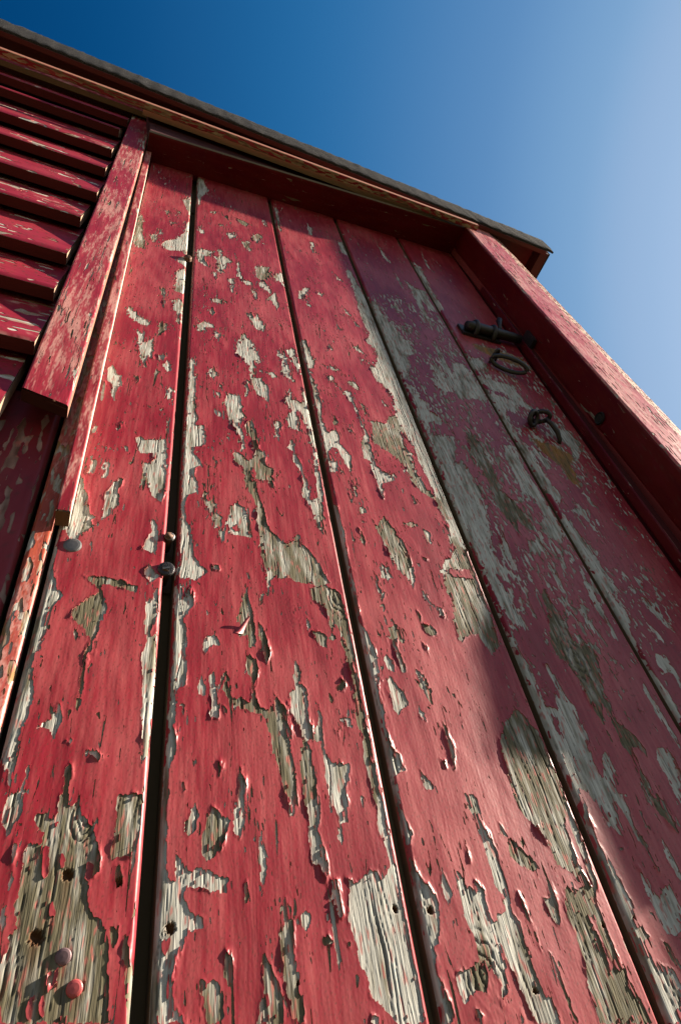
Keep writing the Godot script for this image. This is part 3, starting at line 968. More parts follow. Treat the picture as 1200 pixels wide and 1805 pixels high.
# What has flaked off each board: kind (0 pale wood, 1 dull wood, 2 rusty wood, 3 paint left standing), then x and y of the outline
# in tenths of a millimetre from the board's left seam and from the eye's height.
const FLAKED := [
	[
		[3, 82, 3645, 67, 3842, 90, 3880, 110, 3728, 96, 3619],
		[3, 54, 3068, 63, 3157, 95, 3189, 82, 3098],
	],
	[
		[1, 225, 1415, 280, 1418, 284, 1468, 223, 1522, 236, 1556, 288, 1557, 337, 1495, 331, 1658, 371, 1659, 375, 1593, 423, 1630, 443, 1559, 474, 1506, 513, 1493, 540, 1408, 556, 1335, 555, 1284, 527, 1253, 524, 1180, 546, 1108, 607, 1066, 640, 986, 646, 883, 666, 804, 673, 691, 252, 724, 213, 903, 218, 1032, 253, 1058, 223, 1148, 230, 1229, 215, 1352],
		[3, 289, 1402, 316, 1396, 338, 1281, 321, 1257, 304, 1282],
		[3, 367, 1149, 381, 1172, 392, 1108, 372, 1103],
		[3, 401, 882, 441, 895, 441, 859, 415, 816],
		[3, 505, 1323, 532, 1316, 527, 1253, 502, 1254],
		[3, 387, 818, 402, 797, 407, 740, 391, 750],
		[3, 344, 773, 355, 801, 364, 724, 351, 725],
		[3, 383, 1369, 407, 1337, 402, 1293, 385, 1318],
		[1, 608, 1664, 738, 1667, 740, 1448, 707, 1347, 674, 1347, 614, 1341, 605, 1428, 610, 1539],
		[1, 624, 1315, 656, 1321, 673, 1219, 649, 1201],
		[1, 633, 1053, 671, 1046, 675, 1001, 656, 957],
		[1, 698, 961, 718, 1010, 763, 844, 783, 682, 748, 685, 727, 847],
		[0, 89, 1652, 160, 1654, 165, 1562, 155, 1514, 133, 1441, 99, 1514, 85, 1610],
		[0, 149, 1514, 172, 1508, 179, 1428, 180, 1333, 189, 1201, 195, 1115, 191, 1055, 182, 1044, 170, 1099, 179, 1166, 170, 1321, 163, 1428],
		[0, -62, 2827, 2, 2827, 73, 2798, 92, 2751, 63, 2650, 59, 2519, 59, 2404, 90, 2256, 106, 2153, 88, 2051, 77, 1948, 92, 1843, 89, 1768, 99, 1664, 124, 1627, 139, 1608, 147, 1744, 153, 1852, 158, 1811, 167, 1640, 164, 1514, 103, 1513, 84, 1576, 99, 1639, 69, 1754, 26, 1819, 16, 1812, 4, 1866, -8, 1979, -14, 2120, -2, 2247, -23, 2518, -40, 2674],
		[1, 207, 2787, 226, 2862, 291, 2946, 387, 2994, 412, 2912, 406, 2827, 377, 2692, 346, 2639, 341, 2516, 351, 2435, 353, 2322, 350, 2188, 346, 2124, 330, 2146, 336, 2295, 323, 2432, 339, 2638, 310, 2692, 258, 2744],
		[0, 242, 2674, 259, 2685, 280, 2640, 264, 2600],
		[0, 158, 2011, 170, 2049, 210, 2075, 240, 2171, 259, 2133, 270, 2064, 247, 1965, 214, 2015, 181, 2020],
		[0, 311, 1946, 338, 1955, 335, 1933],
		[0, 422, 1904, 468, 1899, 509, 1861, 488, 1846, 439, 1872],
		[1, 293, 2128, 311, 2137, 305, 2066],
		[1, 440, 2123, 465, 2140, 464, 2093],
		[1, 340, 1777, 351, 1823, 369, 1744, 366, 1645, 386, 1594, 422, 1633, 443, 1569, 474, 1516, 305, 1515, 337, 1568],
		[0, -109, 4171, -66, 4220, -24, 3893, 53, 3708, 78, 3937, 73, 4192, 162, 3911, 204, 3746, 256, 3728, 284, 3658, 223, 3598, 166, 3526, 162, 3482, 110, 3456, 61, 3531, 36, 3454, 40, 3316, 29, 3221, 87, 3029, 134, 2952, 91, 2805, 89, 2672, 79, 2503, -18, 2491, -48, 2807, -93, 2868, -136, 3176, -74, 3616, -81, 3877],
		[3, 27, 3396, 32, 3539, 66, 3561, 86, 3493, 62, 3348],
		[3, 212, 3686, 266, 3730, 284, 3658, 227, 3644],
		[0, 289, 3705, 277, 3975, 320, 4159, 378, 4230, 392, 4198, 362, 4067, 389, 3906, 340, 3780],
		[0, 118, 4206, 141, 4396, 175, 4388, 176, 4296, 146, 4196],
		[0, 203, 4341, 240, 4390, 274, 4382, 280, 4237, 254, 4175],
		[0, 351, 4621, 383, 4652, 396, 4576],
		[0, 280, 4930, 304, 4983, 303, 4874, 282, 4845],
		[0, 85, 4752, 92, 4881, 119, 4848, 109, 4740],
		[0, 201, 4590, 229, 4590, 223, 4548],
		[0, 441, 4797, 474, 4830, 524, 4805, 692, 4864, 714, 4663, 722, 4277, 720, 4097, 703, 4005, 609, 4101, 563, 4267, 521, 4384, 526, 4462, 603, 4526, 597, 4623, 504, 4603, 466, 4640],
		[0, 631, 3773, 671, 3814, 705, 3603, 695, 3424, 652, 3458, 591, 3474, 614, 3568, 650, 3652],
		[0, 617, 3255, 662, 3318, 726, 3234, 674, 3145],
		[0, 673, 3016, 725, 3088, 735, 2926, 692, 2742, 665, 2750, 683, 2870],
		[0, 682, 2639, 745, 2761, 739, 2580, 669, 2572],
		[1, 238, 3138, 334, 3162, 484, 3150, 591, 3104, 586, 3052, 491, 3074, 397, 3096, 360, 3102, 367, 3040, 419, 2902, 386, 2734, 362, 2589, 361, 2536, 343, 2544, 347, 2641, 274, 2752, 210, 2788, 209, 2846, 289, 2953, 342, 3023, 327, 3071],
		[0, 624, 11512, 733, 11751, 791, 10923, 782, 9788, 808, 9442, 679, 9337, 475, 9213, 422, 9301, 457, 9555, 582, 9709, 708, 10010, 715, 10368, 775, 10797],
		[0, 627, 8996, 717, 9152, 817, 9061, 743, 8839, 678, 8911],
		[0, 644, 8567, 745, 8761, 769, 8467, 754, 7984, 638, 7975],
		[0, 636, 7702, 733, 7765, 755, 7518, 727, 7131, 699, 7174, 703, 7422, 660, 7458],
		[1, 9, 10113, 83, 10235, 138, 9506, 184, 9320, 191, 9022, 98, 9030, 24, 9183, 36, 9600],
		[1, 247, 9556, 320, 9668, 336, 9406, 276, 9354],
		[0, 152, 7141, 197, 7200, 271, 7095, 406, 7001, 375, 6896, 312, 6888, 203, 6995],
		[0, 481, 7972, 524, 7967, 546, 7546, 531, 7441, 507, 7751],
		[0, 299, 6741, 353, 6689, 392, 6497, 468, 6644, 479, 6287, 368, 6181, 334, 6465],
		[1, 518, 7067, 598, 7055, 571, 6812, 513, 6724],
		[1, 396, 10757, 450, 10755, 424, 10566],
		[1, 570, 10929, 607, 10910, 578, 10716],
		[1, 486, 10362, 539, 10359, 512, 10181],
		[1, 307, 9894, 373, 9905, 367, 9709],
		[0, 300, 6931, 394, 6986, 421, 6947, 341, 6873],
		[0, 347, 6485, 427, 6503, 481, 6407, 482, 6215, 444, 6267, 429, 6004, 383, 6165],
		[0, 533, 6313, 601, 6348, 615, 6306, 561, 6231],
		[0, 588, 6151, 675, 6265, 670, 6122, 685, 6060, 641, 6016],
		[0, 658, 5676, 699, 5737, 716, 5618, 679, 5481],
		[0, 89, 5839, 136, 5884, 182, 5755, 234, 5758, 241, 5574, 204, 5437, 205, 5282, 166, 5420, 173, 5543, 116, 5599],
		[0, 87, 5328, 87, 5585, 108, 5534, 117, 5322, 102, 5239],
		[0, 498, 5346, 539, 5344, 522, 5299],
		[1, 348, 5790, 388, 5830, 382, 5637],
		[0, 657, 2976, 724, 3114, 747, 2891, 702, 2732, 742, 2669, 762, 2476, 756, 2177, 750, 1909, 718, 1824, 661, 2571, 699, 2641, 665, 2738],
	],
	[
		[0, 43, 12999, 129, 13026, 239, 12447, 120, 11987, 88, 11458, 63, 11800],
		[0, 93, 10511, 194, 10345, 124, 10231],
		[0, 83, 9531, 183, 9658, 303, 9665, 286, 9516, 202, 9404, 204, 9232, 271, 9072, 205, 9064, 106, 9155],
		[0, 329, 9505, 406, 9522, 418, 9852, 459, 9609, 597, 9539, 578, 9435, 490, 9368, 505, 9207, 418, 8935, 378, 9070, 405, 9302],
		[0, 328, 8909, 369, 8939, 360, 8733],
		[0, 516, 8845, 616, 8917, 595, 8704, 588, 8432, 557, 8448, 562, 8720],
		[1, 274, 8043, 457, 8127, 440, 8011, 319, 7985],
		[0, 282, 7741, 319, 7798, 341, 7679, 297, 7555],
		[0, 137, 7242, 219, 7352, 318, 7348, 325, 7291, 234, 7238, 221, 7141, 139, 7094],
		[0, 339, 7208, 416, 7162, 387, 7000, 346, 7035],
		[0, 536, 10598, 662, 10709, 676, 10513, 580, 10430],
		[1, 722, 11490, 823, 11469, 943, 11407, 875, 11230, 757, 11291],
		[1, 959, 10865, 1068, 11070, 1143, 10973, 1024, 10606, 961, 10708],
		[1, 786, 10403, 886, 10540, 888, 10143, 817, 10230],
		[0, 666, 9504, 713, 9584, 694, 9264, 752, 8974, 872, 8978, 849, 8862, 764, 8842, 670, 9038],
		[1, 963, 9598, 1144, 9735, 1155, 9347, 1035, 9135, 936, 9231],
		[0, 879, 8784, 921, 8619, 930, 8474, 888, 8446],
		[0, 958, 8999, 1054, 9148, 1153, 8814, 1117, 8789, 1020, 8881],
		[0, 1089, 8616, 1208, 8851, 1210, 8658, 1225, 8405, 1184, 8306, 1134, 8532, 1084, 8537],
		[0, 1260, 9554, 1362, 9673, 1370, 9123, 1313, 9290, 1227, 9357],
		[0, 745, 7929, 824, 7943, 830, 7746, 888, 7982, 966, 7695, 958, 7561, 852, 7564, 800, 7761],
		[0, 594, 6940, 676, 7278, 721, 7303, 771, 7121, 848, 6931, 858, 6714, 780, 6703, 780, 6413, 739, 6394, 735, 6627, 701, 6800, 631, 6792],
		[0, 1093, 7116, 1137, 7110, 1213, 6947, 1212, 6617, 1138, 6582, 1146, 6857],
		[0, 1219, 7182, 1317, 7263, 1342, 6898, 1333, 6674, 1275, 6978],
		[1, 520, 11412, 590, 11421, 557, 11245],
		[1, 312, 11445, 382, 11514, 342, 11298],
		[0, 417, 10945, 474, 10916, 435, 10826],
		[0, 418, 7345, 446, 7330, 431, 7261],
		[0, 1205, 11830, 1257, 11819, 1208, 11536],
		[0, 75, 6407, 127, 6434, 116, 6217, 138, 5859, 142, 5622, 164, 5188, 231, 5213, 240, 4899, 157, 4849, 146, 4740, 236, 4604, 163, 4541, 152, 4459, 191, 4299, 180, 4222, 111, 4167, 101, 4111, 82, 4001, 97, 3870, 144, 3783, 160, 3538, 215, 3401, 274, 3355, 269, 3312, 187, 3255, 86, 3236, 56, 3795, 54, 4507, 65, 5389],
		[0, 266, 6260, 328, 6319, 373, 6222, 327, 6113, 275, 6117],
		[1, 387, 6026, 424, 6014, 401, 5934],
		[0, 341, 5853, 400, 5865, 370, 5798],
		[0, 166, 5899, 209, 5918, 196, 5857],
		[0, 319, 5528, 396, 5496, 403, 5411, 340, 5436],
		[0, 592, 6866, 634, 7129, 775, 7206, 817, 6983, 846, 6730, 770, 6725, 769, 6347, 850, 6354, 922, 6208, 915, 5864, 874, 5958, 814, 5988, 744, 6158, 730, 6577, 637, 6723, 590, 6798],
		[0, 674, 6185, 700, 6225, 695, 5937, 655, 5892],
		[0, 442, 5695, 460, 5891, 519, 5889, 595, 5894, 626, 5511, 565, 5388, 614, 5166, 621, 4986, 577, 4905, 596, 5068, 547, 5260, 479, 5355, 447, 5542],
		[1, 667, 5452, 713, 5495, 754, 5170, 753, 5008, 799, 4956, 816, 4787, 894, 4726, 846, 4629, 867, 4553, 881, 4379, 836, 4484, 801, 4554, 695, 4543, 711, 4351, 769, 4053, 784, 3900, 863, 3817, 919, 3763, 1001, 3848, 1032, 3906, 1058, 3793, 1114, 3739, 1195, 3594, 1207, 3502, 1137, 3428, 748, 3357, 721, 3470, 695, 3619, 692, 3779, 690, 3964, 674, 4247, 600, 4436, 596, 4676, 519, 4735, 495, 4856, 550, 4896, 654, 4800, 714, 4928, 684, 5168, 621, 5360],
		[3, 661, 4655, 690, 4705, 710, 4588, 667, 4494],
		[0, 942, 6521, 997, 6595, 1056, 6481, 987, 6449],
		[0, 1085, 7089, 1138, 7081, 1213, 6913, 1203, 6613, 1256, 6449, 1161, 6530, 1119, 6637, 1157, 6885, 1096, 6990],
		[0, 1220, 7194, 1319, 7282, 1356, 6750, 1302, 6924, 1248, 7103],
		[0, 1168, 6228, 1219, 6076, 1299, 6052, 1353, 6400, 1365, 5910, 1369, 5539, 1352, 4912, 1344, 4527, 1266, 3942, 1227, 4039, 1209, 4218, 1170, 4341, 1127, 4447, 1162, 4639, 1142, 4846, 1092, 4919, 1095, 5101, 1046, 5131, 1115, 5322, 1122, 5087, 1176, 4901, 1200, 4609, 1203, 4388, 1278, 4448, 1293, 4678, 1320, 5130, 1299, 5616, 1263, 5869, 1210, 5821, 1223, 5639, 1212, 5456, 1103, 5516, 1088, 5692, 1163, 5829, 1099, 5996],
		[0, 932, 5553, 1003, 5594, 1027, 5513, 988, 5398, 972, 5199, 946, 5237, 942, 5381],
		[1, 276, 4122, 323, 4189, 334, 4031, 387, 3958, 380, 3839, 322, 3858, 288, 3968],
		[1, 226, 4366, 251, 4224, 264, 4066, 241, 4095],
		[0, 460, 4117, 528, 4171, 598, 4081, 628, 3932, 622, 3779, 563, 3783, 459, 3775, 449, 3872, 433, 3919],
		[3, 472, 3861, 520, 3889, 542, 3844, 494, 3816],
		[0, 367, 3771, 414, 3847, 412, 3716, 378, 3645],
		[0, 305, 3419, 359, 3415, 353, 3370, 311, 3377],
		[1, 331, 4717, 349, 4640, 336, 4575],
		[1, 440, 3387, 462, 3420, 450, 3360],
		[0, 45, 3256, 187, 3241, 279, 3342, 237, 3377, 51, 3341],
		[0, 38, 3174, 158, 3181, 172, 3013, 117, 2880, 141, 2717, 134, 2625, 144, 2582, 142, 2359, 83, 2313, 90, 2140, 94, 1933, 73, 1790, 67, 1609, 37, 1608, 55, 2001, 50, 2281, 58, 2706],
		[3, 77, 3207, 167, 3210, 111, 3068],
		[0, 240, 2638, 253, 2731, 301, 2761, 320, 2787, 363, 2687, 310, 2681, 264, 2607],
		[1, 481, 2933, 540, 3152, 570, 3240, 580, 3078, 606, 2977, 612, 2876, 603, 2705, 563, 2688, 547, 2793, 497, 2775, 477, 2796, 510, 2887],
		[1, 635, 2917, 674, 2872, 704, 2705, 705, 2646, 675, 2574, 641, 2662, 639, 2805],
		[1, 664, 3172, 694, 3205, 674, 3052, 654, 3076],
		[0, 721, 3470, 861, 3497, 817, 3384, 752, 3343, 742, 3185, 718, 3168, 723, 3323],
		[1, 518, 2546, 561, 2641, 607, 2589, 623, 2523, 590, 2432, 583, 2305, 599, 2256, 635, 2228, 662, 2220, 703, 2274, 714, 2358, 751, 2278, 785, 2229, 798, 2062, 789, 1958, 804, 1842, 798, 1687, 800, 1621, 757, 1621, 729, 1686, 698, 1838, 671, 1944, 660, 2054, 639, 2149, 614, 2187, 524, 2210, 417, 2241, 391, 2310, 365, 2379, 375, 2476, 403, 2500, 411, 2426, 428, 2354, 427, 2292, 490, 2287, 545, 2272, 566, 2325, 553, 2450],
		[0, 217, 2356, 238, 2441, 275, 2340, 266, 2279, 231, 2296],
		[0, 284, 2163, 302, 2213, 292, 2425, 320, 2481, 328, 2376, 346, 2276, 354, 2149, 302, 2140],
		[1, 376, 2228, 407, 2211, 397, 2152],
		[1, 121, 2218, 139, 2181, 131, 2152],
		[1, 335, 1867, 351, 1867, 359, 1825, 342, 1782],
		[0, 466, 1803, 490, 1770, 500, 1705, 485, 1648, 460, 1616, 432, 1615, 463, 1712],
		[0, 137, 1743, 157, 1736, 162, 1696, 147, 1680],
		[1, 371, 3006, 396, 2946, 380, 2943],
		[1, 468, 1863, 471, 1821, 462, 1820],
		[0, 806, 2356, 858, 2392, 859, 2503, 890, 2609, 907, 2576, 898, 2440, 939, 2400, 932, 2251, 941, 2080, 935, 2032, 880, 2048, 853, 2144, 815, 2242],
		[0, 1007, 3009, 1023, 2959, 1006, 2905],
		[1, 854, 1971, 887, 2020, 926, 1956, 886, 1623, 851, 1622, 842, 1773],
		[0, 806, 2356, 858, 2392, 864, 2548, 886, 2620, 907, 2576, 897, 2429, 944, 2400, 937, 2293, 939, 2149, 950, 2081, 988, 2153, 989, 2234, 1005, 2287, 1023, 2195, 1014, 2055, 1009, 1950, 1047, 1887, 1165, 1883, 1160, 1828, 1121, 1729, 1099, 1626, 1001, 1625, 988, 1795, 995, 1913, 991, 2025, 889, 2039, 860, 2124, 820, 2191, 815, 2242],
		[1, 849, 1971, 887, 2020, 923, 1928, 922, 1811, 939, 1624, 843, 1622, 837, 1773],
		[1, 1042, 2884, 1094, 2904, 1155, 2860, 1181, 2889, 1185, 2995, 1191, 3118, 1137, 3152, 1074, 3198, 1076, 3313, 1213, 3366, 1281, 3333, 1323, 3296, 1334, 3140, 1336, 2871, 1340, 2695, 1329, 2390, 1331, 2175, 1334, 1880, 1330, 1630, 1283, 1630, 1276, 1787, 1264, 1924, 1281, 2071, 1256, 2212, 1285, 2442, 1278, 2591, 1280, 2737, 1249, 2821, 1271, 2888, 1229, 2988, 1204, 2892, 1219, 2843, 1183, 2826, 1151, 2834, 1129, 2756, 1078, 2775],
		[0, 1000, 2995, 1027, 2986, 1014, 2880, 1001, 2904],
		[1, 1155, 2419, 1198, 2490, 1224, 2459, 1205, 2401],
		[0, 1151, 2189, 1230, 2210, 1212, 2137, 1175, 2155],
		[1, 1089, 2391, 1119, 2350, 1098, 2305],
		[1, 1099, 2110, 1142, 2132, 1118, 2071],
		[1, 1139, 2277, 1158, 2268, 1146, 2225],
		[1, 889, 3412, 897, 3504, 1178, 3559, 1255, 3403, 1164, 3358, 1057, 3354, 954, 3365],
		[0, 1001, 1692, 1110, 1694, 1110, 1585, 1092, 1528, 1047, 1520, 1049, 1480, 1049, 1426, 1028, 1403, 1013, 1441, 1040, 1504, 1030, 1584],
		[0, 850, 1688, 938, 1690, 933, 1583, 904, 1488, 931, 1374, 932, 1257, 920, 1229, 879, 1294, 850, 1316, 838, 1426, 858, 1526],
		[0, 947, 1222, 974, 1214, 987, 1138, 982, 1052, 964, 1040, 938, 1133],
		[0, 1046, 1227, 1081, 1212, 1127, 1232, 1178, 1275, 1210, 1267, 1245, 1223, 1284, 1244, 1307, 1310, 1303, 1371, 1283, 1449, 1282, 1530, 1299, 1613, 1278, 1698, 1345, 1700, 1338, 1449, 1347, 1250, 1341, 1046, 1347, 832, 1343, 576, 1178, 589, 1158, 634, 1081, 696, 1074, 776, 1047, 837, 1040, 929, 1015, 1012, 1011, 1038, 1037, 1123],
		[0, 757, 1054, 783, 1079, 812, 1065, 807, 1020, 781, 990, 760, 1010],
		[0, 897, 1062, 913, 1068, 913, 1042, 900, 1029],
		[1, 858, 949, 891, 966, 934, 946, 916, 928, 871, 930],
		[1, 987, 937, 1005, 930, 998, 912],
		[1, 792, 892, 806, 891, 801, 874],
		[0, 1047, 599, 1068, 630, 1095, 617, 1090, 596],
		[0, 26, 1669, 64, 1670, 75, 1448, 81, 1325, 88, 1246, 127, 1232, 116, 1324, 128, 1372, 158, 1331, 188, 1277, 238, 1296, 324, 1268, 390, 1247, 381, 1175, 289, 1190, 197, 1211, 186, 1218, 170, 1168, 200, 1099, 262, 1066, 269, 1024, 195, 1015, 176, 987, 146, 915, 127, 845, 127, 771, 160, 708, 180, 667, 30, 679, 27, 894, 42, 1062, 30, 1247, 32, 1448],
		[0, 167, 1521, 195, 1573, 213, 1635, 233, 1566, 220, 1485, 184, 1441, 168, 1470],
		[1, 254, 1441, 287, 1544, 302, 1613, 341, 1575, 403, 1530, 378, 1456, 355, 1391, 310, 1343, 273, 1316, 255, 1364],
		[0, 423, 1576, 462, 1679, 499, 1680, 488, 1600, 493, 1523, 455, 1441, 425, 1478],
		[0, 571, 1494, 579, 1427, 605, 1347, 591, 1250, 576, 1183, 560, 1237, 555, 1340],
		[1, 470, 1212, 481, 1225, 497, 1159, 483, 1095, 470, 1134],
		[1, 646, 1071, 659, 1128, 684, 1160, 701, 1101, 717, 1024, 705, 897, 717, 804, 729, 720, 726, 624, 685, 628, 655, 747, 645, 871, 645, 1008],
		[1, 363, 909, 377, 925, 403, 862, 405, 817, 381, 786, 369, 825],
		[1, 251, 821, 290, 803, 310, 829, 336, 805, 361, 750, 347, 654, 291, 658, 259, 731],
		[1, 547, 870, 563, 910, 580, 846, 617, 788, 639, 721, 639, 631, 514, 641, 524, 713, 545, 732, 550, 808],
		[0, 738, 1686, 789, 1687, 793, 1638, 767, 1549, 752, 1565],
		[3, 65, 1003, 89, 968, 107, 990, 91, 923],
	],
	[
		[0, 175, 9142, 301, 9375, 384, 9369, 273, 9127, 235, 8940, 158, 8889],
		[0, 460, 9294, 578, 9332, 545, 9226],
		[0, 262, 8781, 317, 8797, 279, 8696],
		[0, 702, 12362, 763, 12293, 689, 11862, 654, 11950],
		[0, 638, 11528, 692, 11517, 623, 11127, 721, 11045, 633, 11028, 602, 11218],
		[0, 86, 12815, 116, 12446, 90, 11564, 59, 11712, 67, 12399],
		[0, 56, 3613, 59, 3410, 55, 3246, 36, 3072, 83, 2943, 111, 2790, 119, 2715, 105, 2592, 107, 2521, 71, 2482, 70, 2369, 84, 2260, 52, 2184, 68, 2112, 75, 2002, 125, 1955, 133, 1860, 61, 1811, 56, 1702, 49, 1632, 11, 1632, 9, 1979, 11, 2511, 21, 2988, 34, 3483],
		[0, 265, 3557, 292, 3562, 279, 3433, 315, 3363, 282, 3267, 273, 3135, 270, 3037, 260, 3049, 266, 3250, 259, 3368],
		[0, 355, 3671, 425, 3685, 412, 3568, 377, 3497, 361, 3574],
		[0, 539, 3707, 670, 3732, 647, 3562, 611, 3475, 573, 3564],
		[0, 675, 3486, 714, 3429, 735, 3309, 687, 3378],
		[0, 777, 3315, 824, 3292, 836, 3174, 778, 3225],
		[1, 580, 3225, 599, 3198, 584, 3095, 683, 3080, 707, 3026, 655, 2978, 600, 3012, 566, 3121],
		[1, 270, 3009, 337, 3060, 400, 3013, 379, 2875, 345, 2884, 332, 2936, 310, 2840, 328, 2714, 333, 2615, 292, 2611, 283, 2721, 273, 2888],
		[0, 172, 2721, 198, 2762, 244, 2704, 233, 2605, 198, 2601, 176, 2660],
		[1, 541, 2908, 571, 2858, 567, 2753],
		[0, 418, 2648, 488, 2557, 501, 2474, 479, 2356, 437, 2410, 410, 2525],
		[0, 158, 2525, 189, 2564, 219, 2496, 271, 2431, 286, 2352, 243, 2316, 186, 2257, 160, 2287, 155, 2409],
		[0, 354, 2358, 391, 2282, 384, 2216, 350, 2258],
		[1, 542, 2373, 567, 2340, 577, 2296],
		[0, 247, 1864, 312, 1763, 304, 1735, 235, 1743],
		[1, 513, 2236, 542, 2183, 544, 2077, 550, 2026, 502, 1874, 499, 2003, 510, 2149],
		[1, 417, 1949, 444, 1930, 443, 1891, 419, 1900],
		[1, 211, 2987, 227, 2949, 237, 2831],
		[0, 36, 1702, 53, 1607, 71, 1523, 89, 1466, 68, 1401, 31, 1402, 34, 1449, 25, 1531],
		[0, 44, 1339, 61, 1263, 104, 1188, 144, 1137, 150, 1080, 137, 1004, 101, 913, 73, 888, 59, 783, 77, 703, 102, 597, 91, 564, 37, 569, 27, 754, 20, 943, 37, 1204],
		[0, 525, 1713, 600, 1715, 607, 1642, 600, 1535, 625, 1433, 641, 1366, 641, 1286, 636, 1146, 616, 1072, 625, 1021, 648, 985, 643, 881, 643, 794, 656, 697, 673, 633, 706, 625, 709, 516, 563, 528, 542, 600, 528, 674, 507, 775, 466, 856, 461, 728, 459, 678, 424, 656, 398, 610, 394, 646, 419, 711, 390, 751, 380, 795, 319, 675, 257, 691, 198, 642, 166, 644, 155, 740, 173, 770, 265, 789, 327, 818, 321, 929, 297, 1019, 306, 1061, 318, 1139, 304, 1214, 293, 1267, 342, 1243, 360, 1183, 409, 1159, 429, 1204, 475, 1158, 460, 1063, 458, 1006, 484, 977, 512, 1025, 576, 1044, 592, 1110, 560, 1178, 557, 1302, 554, 1433, 559, 1535, 523, 1614],
		[0, 716, 1536, 734, 1501, 756, 1450, 743, 1441, 714, 1475],
		[1, 727, 1416, 770, 1458, 806, 1390, 876, 1332, 907, 1282, 907, 1258, 821, 1251, 766, 1292, 731, 1333],
		[1, 936, 1298, 948, 1233, 949, 1123, 954, 1047, 914, 953, 880, 976, 868, 1057, 864, 1095, 915, 1093, 927, 1186],
		[0, 190, 1186, 228, 1238, 249, 1185, 258, 1141, 223, 1085, 200, 1114],
		[1, 898, 1722, 1307, 1731, 1319, 1541, 1319, 1362, 1308, 1194, 984, 599, 971, 664, 993, 761, 1004, 899, 987, 986, 1002, 1060, 1039, 1136, 1065, 1167, 1141, 1126, 1171, 1164, 1115, 1246, 1045, 1280, 1038, 1381, 1005, 1476, 951, 1556, 904, 1629],
		[3, 1256, 1578, 1273, 1541, 1260, 1424, 1263, 1277, 1264, 1154, 1239, 1147, 1211, 1261, 1221, 1415, 1226, 1504],
		[3, 1085, 1058, 1093, 1012, 1079, 1005],
		[1, 429, 1450, 437, 1384, 432, 1312, 426, 1352],
		[1, 702, 1137, 707, 1055, 728, 967, 731, 842, 718, 877, 706, 982, 691, 1041],
		[1, 781, 826, 800, 805, 804, 732, 810, 630, 811, 520, 790, 516, 789, 625, 782, 727],
		[0, 490, 592, 496, 533, 470, 535],
		[1, 225, 623, 261, 585, 213, 566],
		[1, 1052, 1162, 1154, 1117, 1173, 1174, 1232, 1101, 1235, 964, 1237, 770, 1266, 618, 1292, 471, 950, 497, 961, 581, 961, 678, 983, 736, 1031, 794, 1011, 895, 1000, 1019],
		[3, 1079, 1064, 1088, 1009, 1070, 1010],
		[3, 1149, 980, 1179, 966, 1171, 849, 1172, 737, 1157, 726, 1154, 869],
		[0, 37, 7571, 118, 7615, 138, 7291, 162, 7020, 67, 6838, 112, 6473, 136, 6123, 83, 5849, 131, 5600, 140, 5552, 220, 5659, 251, 5644, 247, 5412, 344, 5224, 282, 4948, 261, 5010, 198, 5296, 139, 5325, 73, 5182, 148, 5066, 186, 4919, 60, 4880, 52, 5369, 58, 6178, 56, 6900],
		[0, 24, 4429, 59, 4379, 67, 4079, 58, 3779, 41, 3484, 8, 3478, 10, 3802, 11, 4157],
		[0, 817, 7817, 898, 7859, 931, 7700, 848, 7696],
		[0, 420, 7606, 466, 7649, 466, 7554, 422, 7550],
		[0, 844, 7503, 896, 7511, 858, 7418],
		[0, 258, 7050, 394, 7081, 489, 7024, 418, 6989],
		[0, 281, 6807, 339, 6834, 371, 6733, 302, 6702],
		[1, 557, 6802, 653, 6813, 705, 6737, 676, 6628, 628, 6671],
		[0, 444, 6557, 550, 6541, 571, 6244, 585, 5932, 622, 5673, 608, 5385, 605, 5164, 665, 5065, 775, 5052, 770, 4958, 645, 4899, 591, 4795, 577, 4619, 549, 4739, 554, 4917, 533, 5048, 551, 5219, 475, 5243, 511, 5529, 579, 5711, 565, 6009, 530, 6317, 467, 6473],
		[1, 647, 6365, 688, 6291, 684, 6084, 656, 6219],
		[1, 723, 6013, 905, 6025, 979, 6199, 1109, 6280, 1107, 5959, 1098, 5628, 1141, 5384, 1118, 5037, 1194, 4830, 1134, 4791, 1042, 4878, 986, 4976, 965, 5230, 870, 5397, 760, 5512, 655, 5580],
		[0, 1053, 8126, 1324, 8274, 1357, 7532, 1372, 6732, 1376, 6000, 1396, 5415, 1422, 4915, 1460, 4509, 1240, 3842, 1219, 4210, 1140, 4004, 1020, 3662, 940, 3732, 1030, 3890, 1122, 3945, 1211, 4387, 1208, 4594, 1208, 4879, 1188, 5299, 1127, 5533, 1107, 5959, 1088, 6272, 1148, 6702, 1033, 6985, 997, 7003, 956, 7194, 981, 7423, 1055, 7385, 1138, 7690, 1162, 8020],
		[3, 1067, 5944, 1171, 5706, 1168, 5418, 1193, 4943, 1150, 4908, 1074, 5190, 1113, 5476, 1059, 5614],
		[0, 378, 5717, 444, 5715, 417, 5652],
		[1, 239, 5896, 277, 5869, 246, 5722, 228, 5769],
		[1, 207, 4591, 225, 4443, 202, 4477],
		[1, 274, 4812, 301, 4712, 289, 4562, 262, 4575],
		[1, 278, 4417, 328, 4450, 338, 4353, 274, 4317],
		[1, 224, 4115, 246, 4084, 264, 3961, 240, 3903, 218, 3969],
		[1, 383, 4286, 423, 4200, 514, 4358, 576, 4236, 637, 4062, 671, 3906, 652, 3661, 577, 3581, 522, 3637, 481, 3814, 438, 4000, 407, 4121],
		[1, 710, 4307, 828, 4355, 877, 4308, 791, 4268],
		[1, 914, 4277, 979, 4234, 949, 4075, 902, 4121],
		[1, 919, 4777, 952, 4655, 912, 4624],
		[0, 352, 3721, 397, 3679, 395, 3548, 326, 3536],
		[0, 713, 3792, 753, 3783, 731, 3727],
